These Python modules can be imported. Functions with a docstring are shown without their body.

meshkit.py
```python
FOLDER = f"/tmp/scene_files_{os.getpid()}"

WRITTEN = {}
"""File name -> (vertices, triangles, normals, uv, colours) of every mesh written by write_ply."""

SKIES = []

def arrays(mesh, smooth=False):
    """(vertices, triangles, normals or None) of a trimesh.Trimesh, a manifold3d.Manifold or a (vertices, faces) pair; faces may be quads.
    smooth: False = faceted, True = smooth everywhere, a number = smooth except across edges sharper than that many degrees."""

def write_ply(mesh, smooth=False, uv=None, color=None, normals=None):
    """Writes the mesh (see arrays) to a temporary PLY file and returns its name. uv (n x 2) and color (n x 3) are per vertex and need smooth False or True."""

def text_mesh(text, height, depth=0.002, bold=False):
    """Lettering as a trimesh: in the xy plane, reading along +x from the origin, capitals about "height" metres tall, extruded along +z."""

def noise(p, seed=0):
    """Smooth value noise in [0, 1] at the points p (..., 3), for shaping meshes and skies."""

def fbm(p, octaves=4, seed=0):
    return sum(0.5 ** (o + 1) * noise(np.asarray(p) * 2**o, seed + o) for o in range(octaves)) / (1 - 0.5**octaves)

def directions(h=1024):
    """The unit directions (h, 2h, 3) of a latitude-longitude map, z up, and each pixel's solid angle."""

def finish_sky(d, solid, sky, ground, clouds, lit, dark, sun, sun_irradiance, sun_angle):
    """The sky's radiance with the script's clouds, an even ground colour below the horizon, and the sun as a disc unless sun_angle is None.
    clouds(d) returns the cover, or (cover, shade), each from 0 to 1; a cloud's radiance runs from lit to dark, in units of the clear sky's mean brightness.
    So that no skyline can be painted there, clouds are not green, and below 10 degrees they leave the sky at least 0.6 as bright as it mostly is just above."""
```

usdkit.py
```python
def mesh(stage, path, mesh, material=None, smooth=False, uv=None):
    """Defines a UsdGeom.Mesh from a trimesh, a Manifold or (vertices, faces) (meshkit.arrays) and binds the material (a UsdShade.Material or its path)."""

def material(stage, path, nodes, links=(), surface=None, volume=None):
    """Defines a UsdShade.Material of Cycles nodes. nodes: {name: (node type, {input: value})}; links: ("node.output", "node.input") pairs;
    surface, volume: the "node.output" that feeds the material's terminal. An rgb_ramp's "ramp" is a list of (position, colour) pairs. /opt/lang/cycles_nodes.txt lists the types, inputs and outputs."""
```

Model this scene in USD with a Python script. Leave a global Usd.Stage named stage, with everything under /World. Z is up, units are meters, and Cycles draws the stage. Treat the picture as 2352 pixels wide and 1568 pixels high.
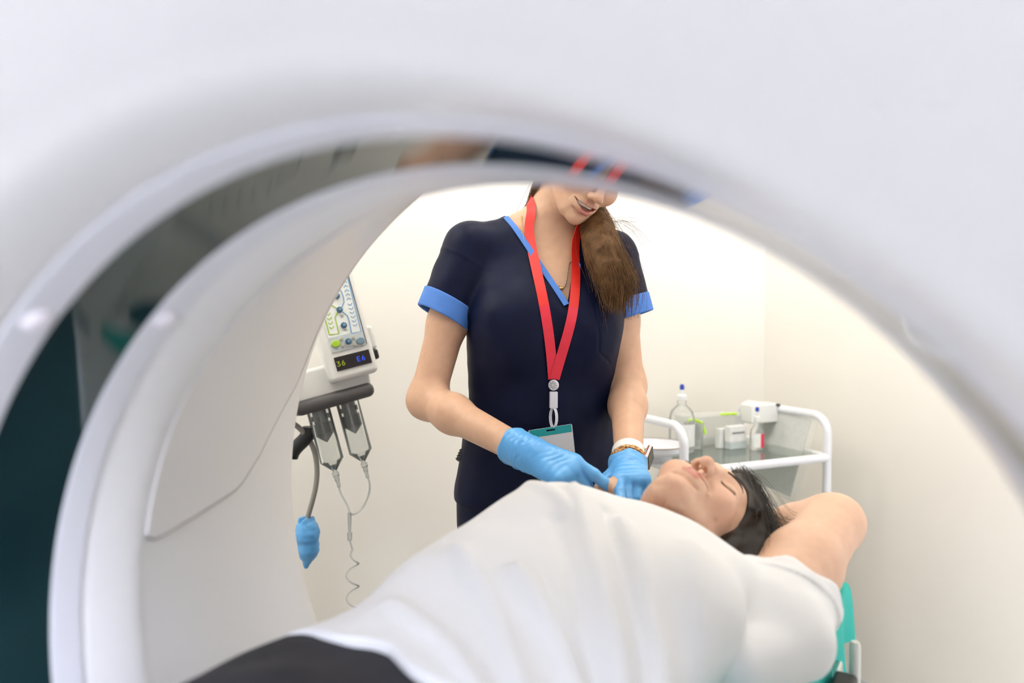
import math, random, numpy as np, trimesh, usdkit, meshkit
from pxr import Usd, UsdGeom, UsdLux, UsdShade, Gf, Sdf, Vt
from scipy.spatial.transform import Rotation

stage = Usd.Stage.CreateInMemory()
UsdGeom.SetStageUpAxis(stage, 'Z'); UsdGeom.SetStageMetersPerUnit(stage, 1.0)
UsdGeom.Xform.Define(stage, '/World'); UsdGeom.Scope.Define(stage, '/World/Looks')
rng = np.random.default_rng(7)

# ---------------------------------------------------------------- camera, lights, exposure
EYE = np.array([0.20016, -0.30132, 1.26748])
YAW, PITCH = 0.382, 0.033
FWD = np.array([-math.sin(YAW) * math.cos(PITCH), math.cos(YAW) * math.cos(PITCH), -math.sin(PITCH)])
RGT = np.array([math.cos(YAW), math.sin(YAW), 0.0]); UPV = np.cross(RGT, FWD)
cam = UsdGeom.Camera.Define(stage, '/World/camera')
M = np.eye(4); M[0, :3] = RGT; M[1, :3] = UPV; M[2, :3] = -FWD; M[3, :3] = EYE
cam.AddTransformOp().Set(Gf.Matrix4d(*M.ravel().tolist()))
cam.CreateHorizontalApertureAttr(36.0); cam.CreateVerticalApertureAttr(24.0)
cam.CreateFocalLengthAttr(36.0 * 1560 / 2352)
cam.CreateFStopAttr(1.9); cam.CreateFocusDistanceAttr(1.36)
cam.CreateClippingRangeAttr(Gf.Vec2f(0.02, 100)); cam.CreateExposureAttr(0.0)

ROOM0 = np.array([0.128, 2.473]); E1 = np.array([0.70, 0.714]); E1 /= np.linalg.norm(E1); E2 = np.array([E1[1], -E1[0]])
CEIL = 2.75
def room(a, b, z=0.0):                       # a along the back wall (negative = left), b out from it
    p = ROOM0 + a * E1 + b * E2
    return np.array([p[0], p[1], z])
dome = UsdLux.DomeLight.Define(stage, '/World/sky'); dome.CreateIntensityAttr(0.0)
LAMPS = [  # a, b, half sizes, colour, strength, label
    (-0.95, 0.80, .60, .30, (1.0, .95, .86), 8.4, 'warm white ceiling panel light over the trolley corner'),
    (-2.7, 0.62, .60, .30, (1.0, .965, .89), 12.0, 'warm white ceiling panel light over the injector'),
    (-0.45, 2.0, .30, .60, (1.0, .95, .86), 3.0, 'warm white ceiling panel light by the right wall'),
    (-2.3, 3.4, .60, .60, (.66, .82, 1.0), 3.0, 'cool white square ceiling panel light behind the scanner front'),
    (-3.9, 2.6, .60, .60, (.62, .80, 1.0), 4.0, 'cool white square ceiling panel light left of the scanner'),
    (-2.75, 4.7, .75, .60, (.76, .81, 1.0), 70.0, 'large cool white ceiling panel light at the back of the near room'),
]

# ---------------------------------------------------------------- helpers
LK = '/World/Looks/'
def mat(name, col, rough=.5, **kw):
    p = {'base_color': col, 'roughness': rough}; p.update(kw)
    return usdkit.material(stage, LK + name, {'p': ('principled_bsdf', p)}, surface='p.BSDF')
def noisy(name, c1, c2, scale, rough=.5, bump=0.0, bscale=None, detail=3, stretch=(1, 1, 1), dist=.002, **kw):
    n = {'g': ('texture_coordinate', {}), 'm': ('mapping', {'scale': stretch}), 'n': ('noise_texture', {'scale': scale, 'detail': detail}),
         'r': ('rgb_ramp', {'ramp': [(.3, c1), (.7, c2)]}), 'p': ('principled_bsdf', {'roughness': rough, **kw})}
    l = [('g.object', 'm.vector'), ('m.vector', 'n.vector'), ('n.fac', 'r.fac'), ('r.color', 'p.base_color')]
    if bump:
        n['n2'] = ('noise_texture', {'scale': bscale or scale * 4, 'detail': 3}); n['b'] = ('bump', {'strength': bump, 'distance': dist})
        l += [('m.vector', 'n2.vector'), ('n2.fac', 'b.height'), ('b.normal', 'p.normal')]
    return usdkit.material(stage, LK + name, n, l, surface='p.BSDF')
def emit(name, col, s):
    return usdkit.material(stage, LK + name, {'e': ('emission', {'color': col, 'strength': s})}, surface='e.emission')
def skin(name, c, lipc, blush=(.62, .25, .17)):
    n = {'n': ('noise_texture', {'scale': 60., 'detail': 4}), 'g': ('texture_coordinate', {}), 'ra': ('rgb_ramp', {'ramp': [(.3, tuple(x * .95 for x in c)), (.7, tuple(min(1, x * 1.05) for x in c))]}),
         'a': ('attribute', {'attribute': 'lip'}), 'bl': ('attribute', {'attribute': 'blush'}), 'm0': ('mix', {'mix_type': 'mix', 'color2': blush}), 'm': ('mix', {'mix_type': 'mix', 'color2': lipc}),
         'n2': ('noise_texture', {'scale': 420., 'detail': 3}), 'b': ('bump', {'strength': .12, 'distance': .0006}),
         'p': ('principled_bsdf', {'roughness': .46, 'specular_ior_level': .42, 'subsurface_weight': .12, 'subsurface_radius': (1, .35, .2), 'subsurface_scale': .006})}
    l = [('g.object', 'n.vector'), ('g.object', 'n2.vector'), ('n.fac', 'ra.fac'), ('ra.color', 'm0.color1'), ('bl.fac', 'm0.fac'), ('m0.color', 'm.color1'), ('a.fac', 'm.fac'), ('m.color', 'p.base_color'), ('n2.fac', 'b.height'), ('b.normal', 'p.normal')]
    return usdkit.material(stage, LK + name, n, l, surface='p.BSDF')
def pane(name, tint=(.97, .99, .98), ior=1.45, rough=.02, dens=0.0, col=(.8, .9, .88)):
    n = {'f': ('fresnel', {'IOR': ior}), 't': ('transparent_bsdf', {'color': tint}), 'g': ('glossy_bsdf', {'color': (1, 1, 1), 'roughness': rough}), 'x': ('mix_closure', {})}
    l = [('f.fac', 'x.fac'), ('t.BSDF', 'x.closure1'), ('g.BSDF', 'x.closure2')]
    out = 'x.closure'
    if dens:
        n['d'] = ('diffuse_bsdf', {'color': col}); n['y'] = ('mix_closure', {'fac': dens}); l += [('x.closure', 'y.closure1'), ('d.BSDF', 'y.closure2')]; out = 'y.closure'
    return usdkit.material(stage, LK + name, n, l, surface=out)

used = {}
def path(name, parent=None):
    base = (str(parent.GetPath()) if parent else '/World') + '/' + name
    k = used.get(base, 0); used[base] = k + 1
    return base if k == 0 else f'{base}_{k:03d}'
def obj(name, m, material, parent=None, smooth=35, attrs=None):
    g = usdkit.mesh(stage, path(name, parent), m, material, smooth=smooth)
    for k, v in (attrs or {}).items():
        UsdGeom.PrimvarsAPI(g).CreatePrimvar(k, Sdf.ValueTypeNames.FloatArray, 'vertex').Set(Vt.FloatArray.FromNumpy(np.asarray(v, np.float32)))
    return g.GetPrim()
def tag(o, label, cat, group=None, kind=None):
    for k, v in (('label', label), ('category', cat), ('group', group), ('kind', kind)):
        if v: o.SetCustomDataByKey(k, v)
    return o
def lab(o, label): o.SetCustomDataByKey('label', label); return o
def stuff(o): o.SetCustomDataByKey('kind', 'stuff'); return o
def thing(name, label, cat, group=None, loc=None):
    x = UsdGeom.Xform.Define(stage, path(name))
    if loc is not None: x.AddTranslateOp().Set(Gf.Vec3d(*map(float, loc)))
    return tag(x.GetPrim(), label, cat, group)
def struct(name, m, material, parent=None, smooth=35):
    o = obj(name, m, material, parent, smooth)
    if parent is None: o.SetCustomDataByKey('kind', 'structure')
    return o
def cat(ms): return trimesh.util.concatenate(ms)
def norm(v): v = np.asarray(v, float); return v / np.linalg.norm(v)
def frame(x, z):                             # rotation matrix with columns x, y, z
    z = norm(z); x = np.asarray(x, float); x = norm(x - z * (x @ z)); return np.stack([x, np.cross(z, x), z], 1)
def place(m, R=None, t=(0, 0, 0)):
    m = m.copy(); T = np.eye(4)
    if R is not None: T[:3, :3] = R
    T[:3, 3] = t; m.apply_transform(T); return m
def rbox(sx, sy, sz, r=.004, n=2):           # rounded box, centred
    import manifold3d as mf
    r = min(r, sx / 2.01, sy / 2.01, sz / 2.01); s = mf.Manifold.sphere(r, 8 * n if r > .002 else 8)
    pts = [s.translate((a * (sx / 2 - r), b * (sy / 2 - r), c * (sz / 2 - r))) for a in (-1, 1) for b in (-1, 1) for c in (-1, 1)]
    g = mf.Manifold.batch_hull(pts).to_mesh()
    return trimesh.Trimesh(g.vert_properties[:, :3], g.tri_verts, process=False)
def box(sx, sy, sz): return trimesh.creation.box((sx, sy, sz))
def spline(pts, n=40):
    from scipy.interpolate import CubicSpline
    pts = np.asarray(pts, float); t = np.r_[0, np.cumsum(np.linalg.norm(np.diff(pts, axis=0), axis=1))]
    return CubicSpline(t, pts)(np.linspace(0, t[-1], n))
def tube(pts, r, seg=12, cap=True):
    pts = np.asarray(pts, float); n = len(pts); r = np.broadcast_to(r, (n,)).astype(float)
    t = np.gradient(pts, axis=0); t /= np.linalg.norm(t, axis=1, keepdims=True) + 1e-12
    u = np.cross(t[0], [0, 0, 1.0]); u = np.cross(t[0], [1.0, 0, 0]) if np.linalg.norm(u) < 1e-3 else u; u = norm(u); V = []
    a = np.linspace(0, 2 * np.pi, seg, endpoint=False)
    for i in range(n):
        u = norm(u - t[i] * (u @ t[i])); w = np.cross(t[i], u)
        V.append(pts[i] + r[i] * (np.cos(a)[:, None] * u + np.sin(a)[:, None] * w))
    V = np.concatenate(V); F = []
    for i in range(n - 1):
        for j in range(seg):
            k = (j + 1) % seg; F += [[i * seg + j, i * seg + k, (i + 1) * seg + k], [i * seg + j, (i + 1) * seg + k, (i + 1) * seg + j]]
    if cap:
        V = np.vstack([V, pts[:1], pts[-1:]]); c0, c1 = n * seg, n * seg + 1
        for j in range(seg):
            k = (j + 1) % seg; F += [[c0, k, j], [c1, (n - 1) * seg + j, (n - 1) * seg + k]]
    return trimesh.Trimesh(V, F, process=False)
def lathe(prof, seg=48): return trimesh.creation.revolve(np.asarray(prof, float), sections=seg)   # (radius, z)
def ribbon(pts, nrm, width, thick=.0012):
    """A strap: centre line pts, outward normals nrm."""
    pts = np.asarray(pts, float); nrm = np.asarray(nrm, float); t = np.gradient(pts, axis=0); s = np.cross(t, nrm); s /= np.linalg.norm(s, axis=1, keepdims=True)
    w = np.broadcast_to(width, (len(pts),))[:, None] / 2; h = nrm / np.linalg.norm(nrm, axis=1, keepdims=True) * thick / 2
    V = np.stack([pts - s * w - h, pts + s * w - h, pts + s * w + h, pts - s * w + h], 1).reshape(-1, 3); F = []
    for i in range(len(pts) - 1):
        for j in range(4):
            k = (j + 1) % 4; F += [[4 * i + j, 4 * i + k, 4 * i + 4 + k], [4 * i + j, 4 * i + 4 + k, 4 * i + 4 + j]]
    e = 4 * (len(pts) - 1); F += [[0, 2, 1], [0, 3, 2], [e, e + 1, e + 2], [e, e + 2, e + 3]]
    m = trimesh.Trimesh(V, F, process=False); m.fix_normals(); return m
def grid_mesh(P, wrap_u=False, wrap_v=False):
    nu, nv = P.shape[:2]; idx = np.arange(nu * nv).reshape(nu, nv); F = []
    iu = range(nu if wrap_u else nu - 1); iv = np.arange(nv if wrap_v else nv - 1); jv = (iv + 1) % nv
    for i in iu:
        k = (i + 1) % nu
        F.append(np.stack([idx[i, iv], idx[k, iv], idx[k, jv]], 1)); F.append(np.stack([idx[i, iv], idx[k, jv], idx[i, jv]], 1))
    return trimesh.Trimesh(P.reshape(-1, 3), np.concatenate(F), process=False)

# ---- signed distance modelling: bodies and cloth are ONE continuous surface each
def rc(p, a, b, ra, rb):                     # round cone a-b
    a = np.asarray(a, np.float32); ab = np.asarray(b, np.float32) - a; q = p - a
    t = np.clip(q @ ab / (ab @ ab), 0, 1)
    return np.sqrt(((q - t[:, None] * ab) ** 2).sum(1)) - (ra + (rb - ra) * t)
def chain(p, pts, rs, k=.01):
    d = rc(p, pts[0], pts[1], rs[0], rs[1])
    for i in range(1, len(pts) - 1): d = smin(d, rc(p, pts[i], pts[i + 1], rs[i], rs[i + 1]), k)
    return d
def ell(p, c, r, R=None):
    q = p - np.asarray(c, np.float32)
    if R is not None: q = q @ np.asarray(R, np.float32)
    r = np.asarray(r, np.float32); k0 = np.sqrt(((q / r) ** 2).sum(1)); k1 = np.sqrt(((q / r ** 2) ** 2).sum(1)) + 1e-9
    return k0 * (k0 - 1) / k1
def smin(a, b, k=.02):
    h = np.maximum(k - np.abs(a - b), 0) / k; return np.minimum(a, b) - h * h * k * .25
def smax(a, b, k=.01): return -smin(-a, -b, k)
def loft(s, x, y, S, n=2.4):                 # S rows: s, half x, half y, centre x, centre y
    S = np.asarray(S, float); f = lambda j: np.interp(s, S[:, 0], S[:, j])
    a, b = f(1), f(2); X, Y = np.abs(x - f(3)) / a, np.abs(y - f(4)) / b
    g = (X ** n + Y ** n) ** (1 / n) + 1e-6
    gx, gy = g ** (1 - n) * X ** (n - 1) / a, g ** (1 - n) * Y ** (n - 1) / b
    d = (g - 1) / np.maximum(np.sqrt(gx * gx + gy * gy), .5 / np.maximum(a, b))
    return smax(d, np.maximum(S[0, 0] - s, s - S[-1, 0]), .02)
def dense(S, n=60):
    from scipy.interpolate import PchipInterpolator
    S = np.asarray(S, float); t = np.linspace(S[0, 0], S[-1, 0], n); return np.column_stack([t, PchipInterpolator(S[:, 0], S[:, 1:])(t)])
def near(p, c, R, f):                        # f only where p is within R of c
    d = np.sqrt(((p - np.asarray(c, np.float32)) ** 2).sum(1)) - R; m = d < .03; out = d + .02
    if m.any(): out[m] = f(p[m])
    return out
def sdf_mesh(f, lo, hi, h, fine=None, hf=None):
    """Surface of f < 0. fine = (lo, hi): the part of the box that is sampled at hf instead of h."""
    B = 8; AXS = []
    for k in range(3):
        a, b = float(lo[k]), float(hi[k])
        if fine is None: x = np.arange(a, b + h, h)
        else:
            f0, f1 = max(a, fine[0][k]), min(b, fine[1][k]); x = np.concatenate([np.arange(a, f0, h), np.arange(f0, f1, hf), np.arange(f1, b + h, h)]); x = x[np.r_[True, np.diff(x) > hf * .3]]
        m = (len(x) - 1) % B
        if m: x = np.concatenate([x, x[-1] + h * np.arange(1, B - m + 1)])
        AXS.append(x)
    n = np.array([len(x) for x in AXS]); nb = (n - 1) // B
    bc = np.stack(np.meshgrid(*[np.arange(k) for k in nb], indexing='ij'), -1).reshape(-1, 3)
    c0 = np.stack([AXS[k][bc[:, k] * B] for k in range(3)], 1); c1 = np.stack([AXS[k][bc[:, k] * B + B] for k in range(3)], 1); c = ((c0 + c1) / 2).astype(np.float32); rad = np.linalg.norm(c1 - c0, axis=1) / 2
    d = np.concatenate([f(x) for x in np.array_split(c, max(1, len(c) // 400000 + 1))])
    V = np.empty(n, np.float32)
    fill = np.where(d > 0, 1.0, -1.0).reshape(nb); V[:-1, :-1, :-1] = np.repeat(np.repeat(np.repeat(fill, B, 0), B, 1), B, 2); V[-1] = 1; V[:, -1] = 1; V[:, :, -1] = 1
    act = bc[np.abs(d) < rad * 1.35 + .004]
    o = np.stack(np.meshgrid(*[np.arange(B + 1)] * 3, indexing='ij'), -1).reshape(-1, 3)
    for part in np.array_split(act, max(1, len(act) // 400 + 1)):
        if not len(part): continue
        I = (part[:, None] * B + o[None]).reshape(-1, 3); V[I[:, 0], I[:, 1], I[:, 2]] = f(np.stack([AXS[k][I[:, k]] for k in range(3)], 1).astype(np.float32))
    for ax in range(3):
        sl = [slice(None)] * 3; sl[ax] = 0; V[tuple(sl)] = np.maximum(V[tuple(sl)], 1e-3); sl[ax] = -1; V[tuple(sl)] = np.maximum(V[tuple(sl)], 1e-3)
    ins = V < 0; cn = n - 1; cnt = np.zeros(cn, np.int8)
    for dx, dy, dz in np.ndindex(2, 2, 2): cnt += ins[dx:dx + cn[0], dy:dy + cn[1], dz:dz + cn[2]]
    cells = np.argwhere((cnt > 0) & (cnt < 8)); ids = np.full(cn, -1, np.int32); ids[tuple(cells.T)] = np.arange(len(cells))
    acc = np.zeros((len(cells), 3)); num = np.zeros(len(cells))
    corner = {q: V[cells[:, 0] + q[0], cells[:, 1] + q[1], cells[:, 2] + q[2]] for q in np.ndindex(2, 2, 2)}
    for a in np.ndindex(2, 2, 2):
        for ax in range(3):
            if a[ax]: continue
            b = list(a); b[ax] = 1; b = tuple(b); va, vb = corner[a], corner[b]; m = (va < 0) != (vb < 0)
            t = np.where(m, va / np.where(m, va - vb, 1), 0); pt = np.array(a, float) + np.eye(3)[ax] * t[:, None]
            acc[m] += pt[m]; num[m] += 1
    U = cells + acc / num[:, None]; P = np.stack([np.interp(U[:, k], np.arange(n[k]), AXS[k]) for k in range(3)], 1); F = []
    for ax in range(3):
        u, v = [(1, 2), (2, 0), (0, 1)][ax]; sl0 = [slice(0, k) for k in n]; sl1 = list(sl0); sl0[ax] = slice(0, n[ax] - 1); sl1[ax] = slice(1, n[ax])
        E = np.argwhere(ins[tuple(sl0)] != ins[tuple(sl1)]); E = E[(E[:, u] > 0) & (E[:, v] > 0) & (E[:, u] < cn[u]) & (E[:, v] < cn[v])]
        q = []
        for du, dv in ((-1, -1), (0, -1), (0, 0), (-1, 0)):
            C = E.copy(); C[:, u] += du; C[:, v] += dv; q.append(ids[C[:, 0], C[:, 1], C[:, 2]])
        q = np.stack(q, 1); flip = ~ins[E[:, 0], E[:, 1], E[:, 2]]; q[flip] = q[flip][:, ::-1]; q = q[(q >= 0).all(1)]
        F += [q[:, [0, 1, 2]], q[:, [0, 2, 3]]]
    m = trimesh.Trimesh(P, np.concatenate(F), process=False)
    e = h * .5; P32 = P.astype(np.float32); d0 = f(P32)
    G = np.stack([f(P32 + np.float32(e) * np.eye(3, dtype=np.float32)[k]) - d0 for k in range(3)], 1) / e; g2 = (G * G).sum(1)
    st = np.clip(d0 / np.maximum(g2, .3), -(hf or h) * .5, (hf or h) * .5); m.vertices = P - G * st[:, None]
    return m

# ---------------------------------------------------------------- materials
M_wall = noisy('wall_paint', (.845, .805, .725), (.865, .825, .745), 3.0, .6, bump=.04, bscale=140)
M_ceil = mat('ceiling_white', (.85, .85, .84), .8)
M_floor = noisy('floor_vinyl', (.50, .49, .46), (.58, .57, .54), 5, .35)
M_base = mat('baseboard_grey', (.55, .55, .54), .5)
M_house = noisy('scanner_white', (.80, .785, .775), (.82, .805, .795), 2.0, .32)
M_flare = noisy('scanner_panel_white', (.785, .765, .75), (.805, .785, .77), 2.0, .38)
M_trim = mat('trim_ring_white', (.74, .74, .78), .30)
M_acr = noisy('scan_window_dark', (.004, .022, .026), (.010, .035, .038), 7, .035, ior=1.95, detail=1)
M_rivet = mat('rivet_white', (.80, .76, .80), .25)
M_seam = mat('seam_grey', (.34, .31, .28), .7)
M_black = mat('black_plastic', (.012, .012, .014), .45)
M_dgrey = mat('dark_grey_plastic', (.075, .070, .068), .45)
M_grey = mat('grey_plastic', (.30, .285, .255), .5)
M_white = mat('white_plastic', (.80, .80, .77), .35)
M_steel = mat('steel', (.6, .6, .6), .25, metallic=1.0)
M_gold = mat('gold', (.83, .52, .18), .25, metallic=1.0)

# fixed directions in the room: along the injector's front, up, and into the room
DR, DU, DF = np.array([0.9279, 0.3728, 0.0]), np.array([-0.0123, 0.0306, 0.9995]), np.array([-0.3726, 0.9274, -0.0330])

# ---------------------------------------------------------------- the room
AX, BX = 6.2, 5.6
def slab(a0, a1, b0, b1, z0, z1):
    m = box(a1 - a0, b1 - b0, z1 - z0); Rm = np.eye(3); Rm[:2, 0] = E1; Rm[:2, 1] = E2; Rm[:, 2] = np.cross(Rm[:, 0], Rm[:, 1])
    return place(m, Rm, room((a0 + a1) / 2, (b0 + b1) / 2, (z0 + z1) / 2))
struct('floor', slab(-AX, 0, 0, BX, -.1, 0), M_floor)
struct('ceiling', slab(-AX, 0, 0, BX, CEIL, CEIL + .1), M_ceil)
struct('wall_back', slab(-AX, .1, -.1, 0, 0, CEIL), M_wall)
struct('wall_right', slab(0, .1, 0, BX, 0, CEIL), M_wall)
struct('wall_left', slab(-AX - .1, -AX, 0, BX, 0, CEIL), M_wall)
struct('wall_front', slab(-AX, 0, BX, BX + .1, 0, CEIL), M_wall)
struct('baseboard_back', slab(-AX, 0, 0, .014, 0, .09), M_base)
struct('baseboard_right', slab(-.014, 0, 0, BX, 0, .09), M_base)
for i, (a, b, ha, hb, col, s, label) in enumerate(LAMPS):
    t = thing('ceiling_light', label, 'ceiling light', 'ceiling panel lights')
    fr = [slab(a - ha - .03, a + ha + .03, b - hb - .03, b - hb, CEIL - .03, CEIL), slab(a - ha - .03, a + ha + .03, b + hb, b + hb + .03, CEIL - .03, CEIL),
          slab(a - ha - .03, a - ha, b - hb, b + hb, CEIL - .03, CEIL), slab(a + ha, a + ha + .03, b - hb, b + hb, CEIL - .03, CEIL)]
    obj('frame', cat(fr), M_white, t, smooth=False)
    obj('diffuser', slab(a - ha, a + ha, b - hb, b + hb, CEIL - .022, CEIL - .012), emit(f'lamp_{i}', col, s), t, smooth=False)

# ---------------------------------------------------------------- the scanner gantry
scan = thing('ct_scanner', 'white ring-shaped scanner gantry with dark glossy band inside its round opening', 'scanner')
NT = 256; TH = np.linspace(0, 2 * np.pi, NT, endpoint=False)
OUT = (np.abs(np.cos(TH) / 1.02) ** 4.5 + np.abs(np.sin(TH) / .90) ** 4.5) ** (-1 / 4.5)
from scipy.interpolate import PchipInterpolator
FL = np.array([(.097, .3635), (.104, .3615), (.125, .3608), (.142, .3618), (.155, .3645), (.165, .369), (.18, .375), (.25, .403), (.35, .446), (.45, .488), (.53, .519), (.575, .538), (.592, .549), (.602, .562), (.606, .580)])
flare_r = PchipInterpolator(FL[:, 0], FL[:, 1])
yy = np.r_[np.linspace(.097, .18, 24), np.linspace(.19, .57, 40), np.linspace(.575, .606, 12)]
far = [(y, np.full(NT, float(flare_r(y)))) for y in yy]
for y, k in ((.607, .02), (.604, .08), (.59, .3), (.57, .6), (.545, .86), (.51, .955), (.46, .99), (.38, 1.0)):
    far.append((y, .58 + k * (OUT - .58)))
prof = far + [(.07 - y, r) for y, r in far[::-1]]
P = np.stack([np.stack([r * np.cos(TH), np.full(NT, y), 1 + r * np.sin(TH)], 1) for y, r in prof])
inn = [(-.027, np.full(NT, .3665)), (.097, np.full(NT, .3665))]
P = np.concatenate([P, np.stack([np.stack([r * np.cos(TH), np.full(NT, y), 1 + r * np.sin(TH)], 1) for y, r in inn])])
g = grid_mesh(P, wrap_u=True, wrap_v=True); g.fix_normals()
obj('housing', g, M_house, scan, smooth=40)
def band(prof_yr, name, material, label=None):
    Q = np.stack([np.stack([r * np.cos(TH), np.full(NT, y), 1 + r * np.sin(TH)], 1) for y, r in prof_yr]); m = grid_mesh(Q, wrap_u=True, wrap_v=True); m.fix_normals()
    o = obj(name, m, material, scan, smooth=40)
    return lab(o, label) if label else o
band([(0, .3645), (0, .3605), (.07, .3605), (.07, .3645)], 'scan_window', M_acr, 'dark glossy window band around the bore')
band([(-.0275, .3655), (-.0275, .3605), (-.026, .3594), (-.001, .3594), (.0005, .3602), (.0005, .3655)], 'trim_ring', M_trim)
band([(.0695, .3655), (.0695, .3602), (.071, .3592), (.094, .3592), (.0965, .3605), (.0965, .3655)], 'trim_ring', M_trim)
for y in (-.0135, .0825):
    for k in range(3):
        a = math.radians(132.1 + 120 * k); c = np.array([.3588 * math.cos(a), y, 1 + .3588 * math.sin(a)]); n = np.array([-math.cos(a), 0, -math.sin(a)])
        m = trimesh.creation.icosphere(2, 1.0); m.apply_scale((.0095, .0095, .0055))
        obj('rivet', place(m, frame([0, 1, 0], n), c), M_rivet, scan, smooth=True)
# service panel on the far flare, with a rounded lower corner
PT = np.array([(95, .20, .55), (150, .164, .55), (157, .163, .549), (161, .163, .538), (164, .163, .505), (167, .163, .474), (169.8, .163, .445), (170.6, .165, .436), (171.4, .171, .42), (172.0, .182, .410), (172.6, .235, .398), (173.2, .30, .386), (173.6, .352, .365)])
th = np.unique(np.r_[np.linspace(95, 165, 60), np.linspace(165, 173.6, 30)]); y0 = np.interp(th, PT[:, 0], PT[:, 1]); y1 = np.interp(th, PT[:, 0], PT[:, 2]); s = np.linspace(0, 1, 40)
Y = y0[:, None] + (y1 - y0)[:, None] * s; A = np.radians(th)[:, None] + 0 * Y
def onflare(Y, A, off): r = flare_r(Y) - off; return np.stack([r * np.cos(A), Y, 1 + r * np.sin(A)], -1)
top, bot = onflare(Y, A, .0028), onflare(Y, A, -.002)
wall = lambda i: np.concatenate([top[i], bot[i][::-1]])
m1 = grid_mesh(np.concatenate([top, bot[:, ::-1]], 1), wrap_v=True); e0 = grid_mesh(np.stack([top[0], bot[0]])); e1 = grid_mesh(np.stack([top[-1], bot[-1]]))
pm = cat([m1, e0, e1]); pm.merge_vertices(); pm.fix_normals()
lab(obj('service_panel', pm, M_flare, scan, smooth=30), 'large smooth service panel on the flared inner wall')
kq = th > 170.5; edge = np.concatenate([onflare(y0, np.radians(th), .0024)[kq], onflare(y1, np.radians(th), .0024)[::-1]])
obj('panel_seam', tube(edge, .0012, 6, cap=False), M_seam, scan)
pb = slab(0, 0, 0, 0, 0, 0) if False else place(rbox(1.7, .62, .14, .02), None, (0, .035, .07))
obj('base', pb, M_dgrey, scan)

# ---------------------------------------------------------------- patient table, its sheet (table frame: s to the head, v to the patient's left)
TO = np.array([-.06, .22]); TU = np.array([.2, .98]); TU /= np.linalg.norm(TU); TV = np.array([TU[1], -TU[0]])
RT = np.eye(3); RT[:2, 0] = TV; RT[:2, 1] = TU
def tl(v, s, z): return np.array([*(TO + s * TU + v * TV), z])
def tput(m, v, s, z): return place(m, RT, tl(v, s, z))
table = thing('patient_table', 'white scanner couch under the patient with grey mattress', 'patient table')
from shapely.geometry import Polygon
prf = Polygon([(-.20, .805), (-.175, .79), (.175, .79), (.20, .805), (.205, .785), (.18, .755), (.1, .735), (-.1, .735), (-.18, .755), (-.205, .785)])
m = trimesh.creation.extrude_polygon(prf, 1.75, engine='earcut'); R90 = np.array([[1, 0, 0], [0, 0, -1], [0, 1, 0]], float)
m = place(m, R90, (0, 0, 0)); m = place(m, RT, tl(0, .80, 0)); obj('couch_top', m, M_white, table)
obj('mattress', tput(rbox(.35, 1.72, .028, .01), 0, -.065, .806), M_grey, table)
obj('pedestal', tput(rbox(.26, .20, .62, .02), 0, .60, .42), M_white, table)
obj('foot', tput(rbox(.5, .42, .1, .02), 0, .60, .05), M_dgrey, table)
for sgn in (1, -1):
    obj('side_rail', tput(rbox(.012, .9, .028, .004), .216 * sgn, .2, .742), M_steel, table)
obj('rail_clamp', tput(rbox(.03, .05, .075, .006), .236, .545, .742), M_black, table)
obj('rail_post', tput(lathe([(0, 0), (.0075, 0), (.0075, .15), (.005, .156), (0, .156)], 20), .243, .60, .655), M_white, table)

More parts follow.
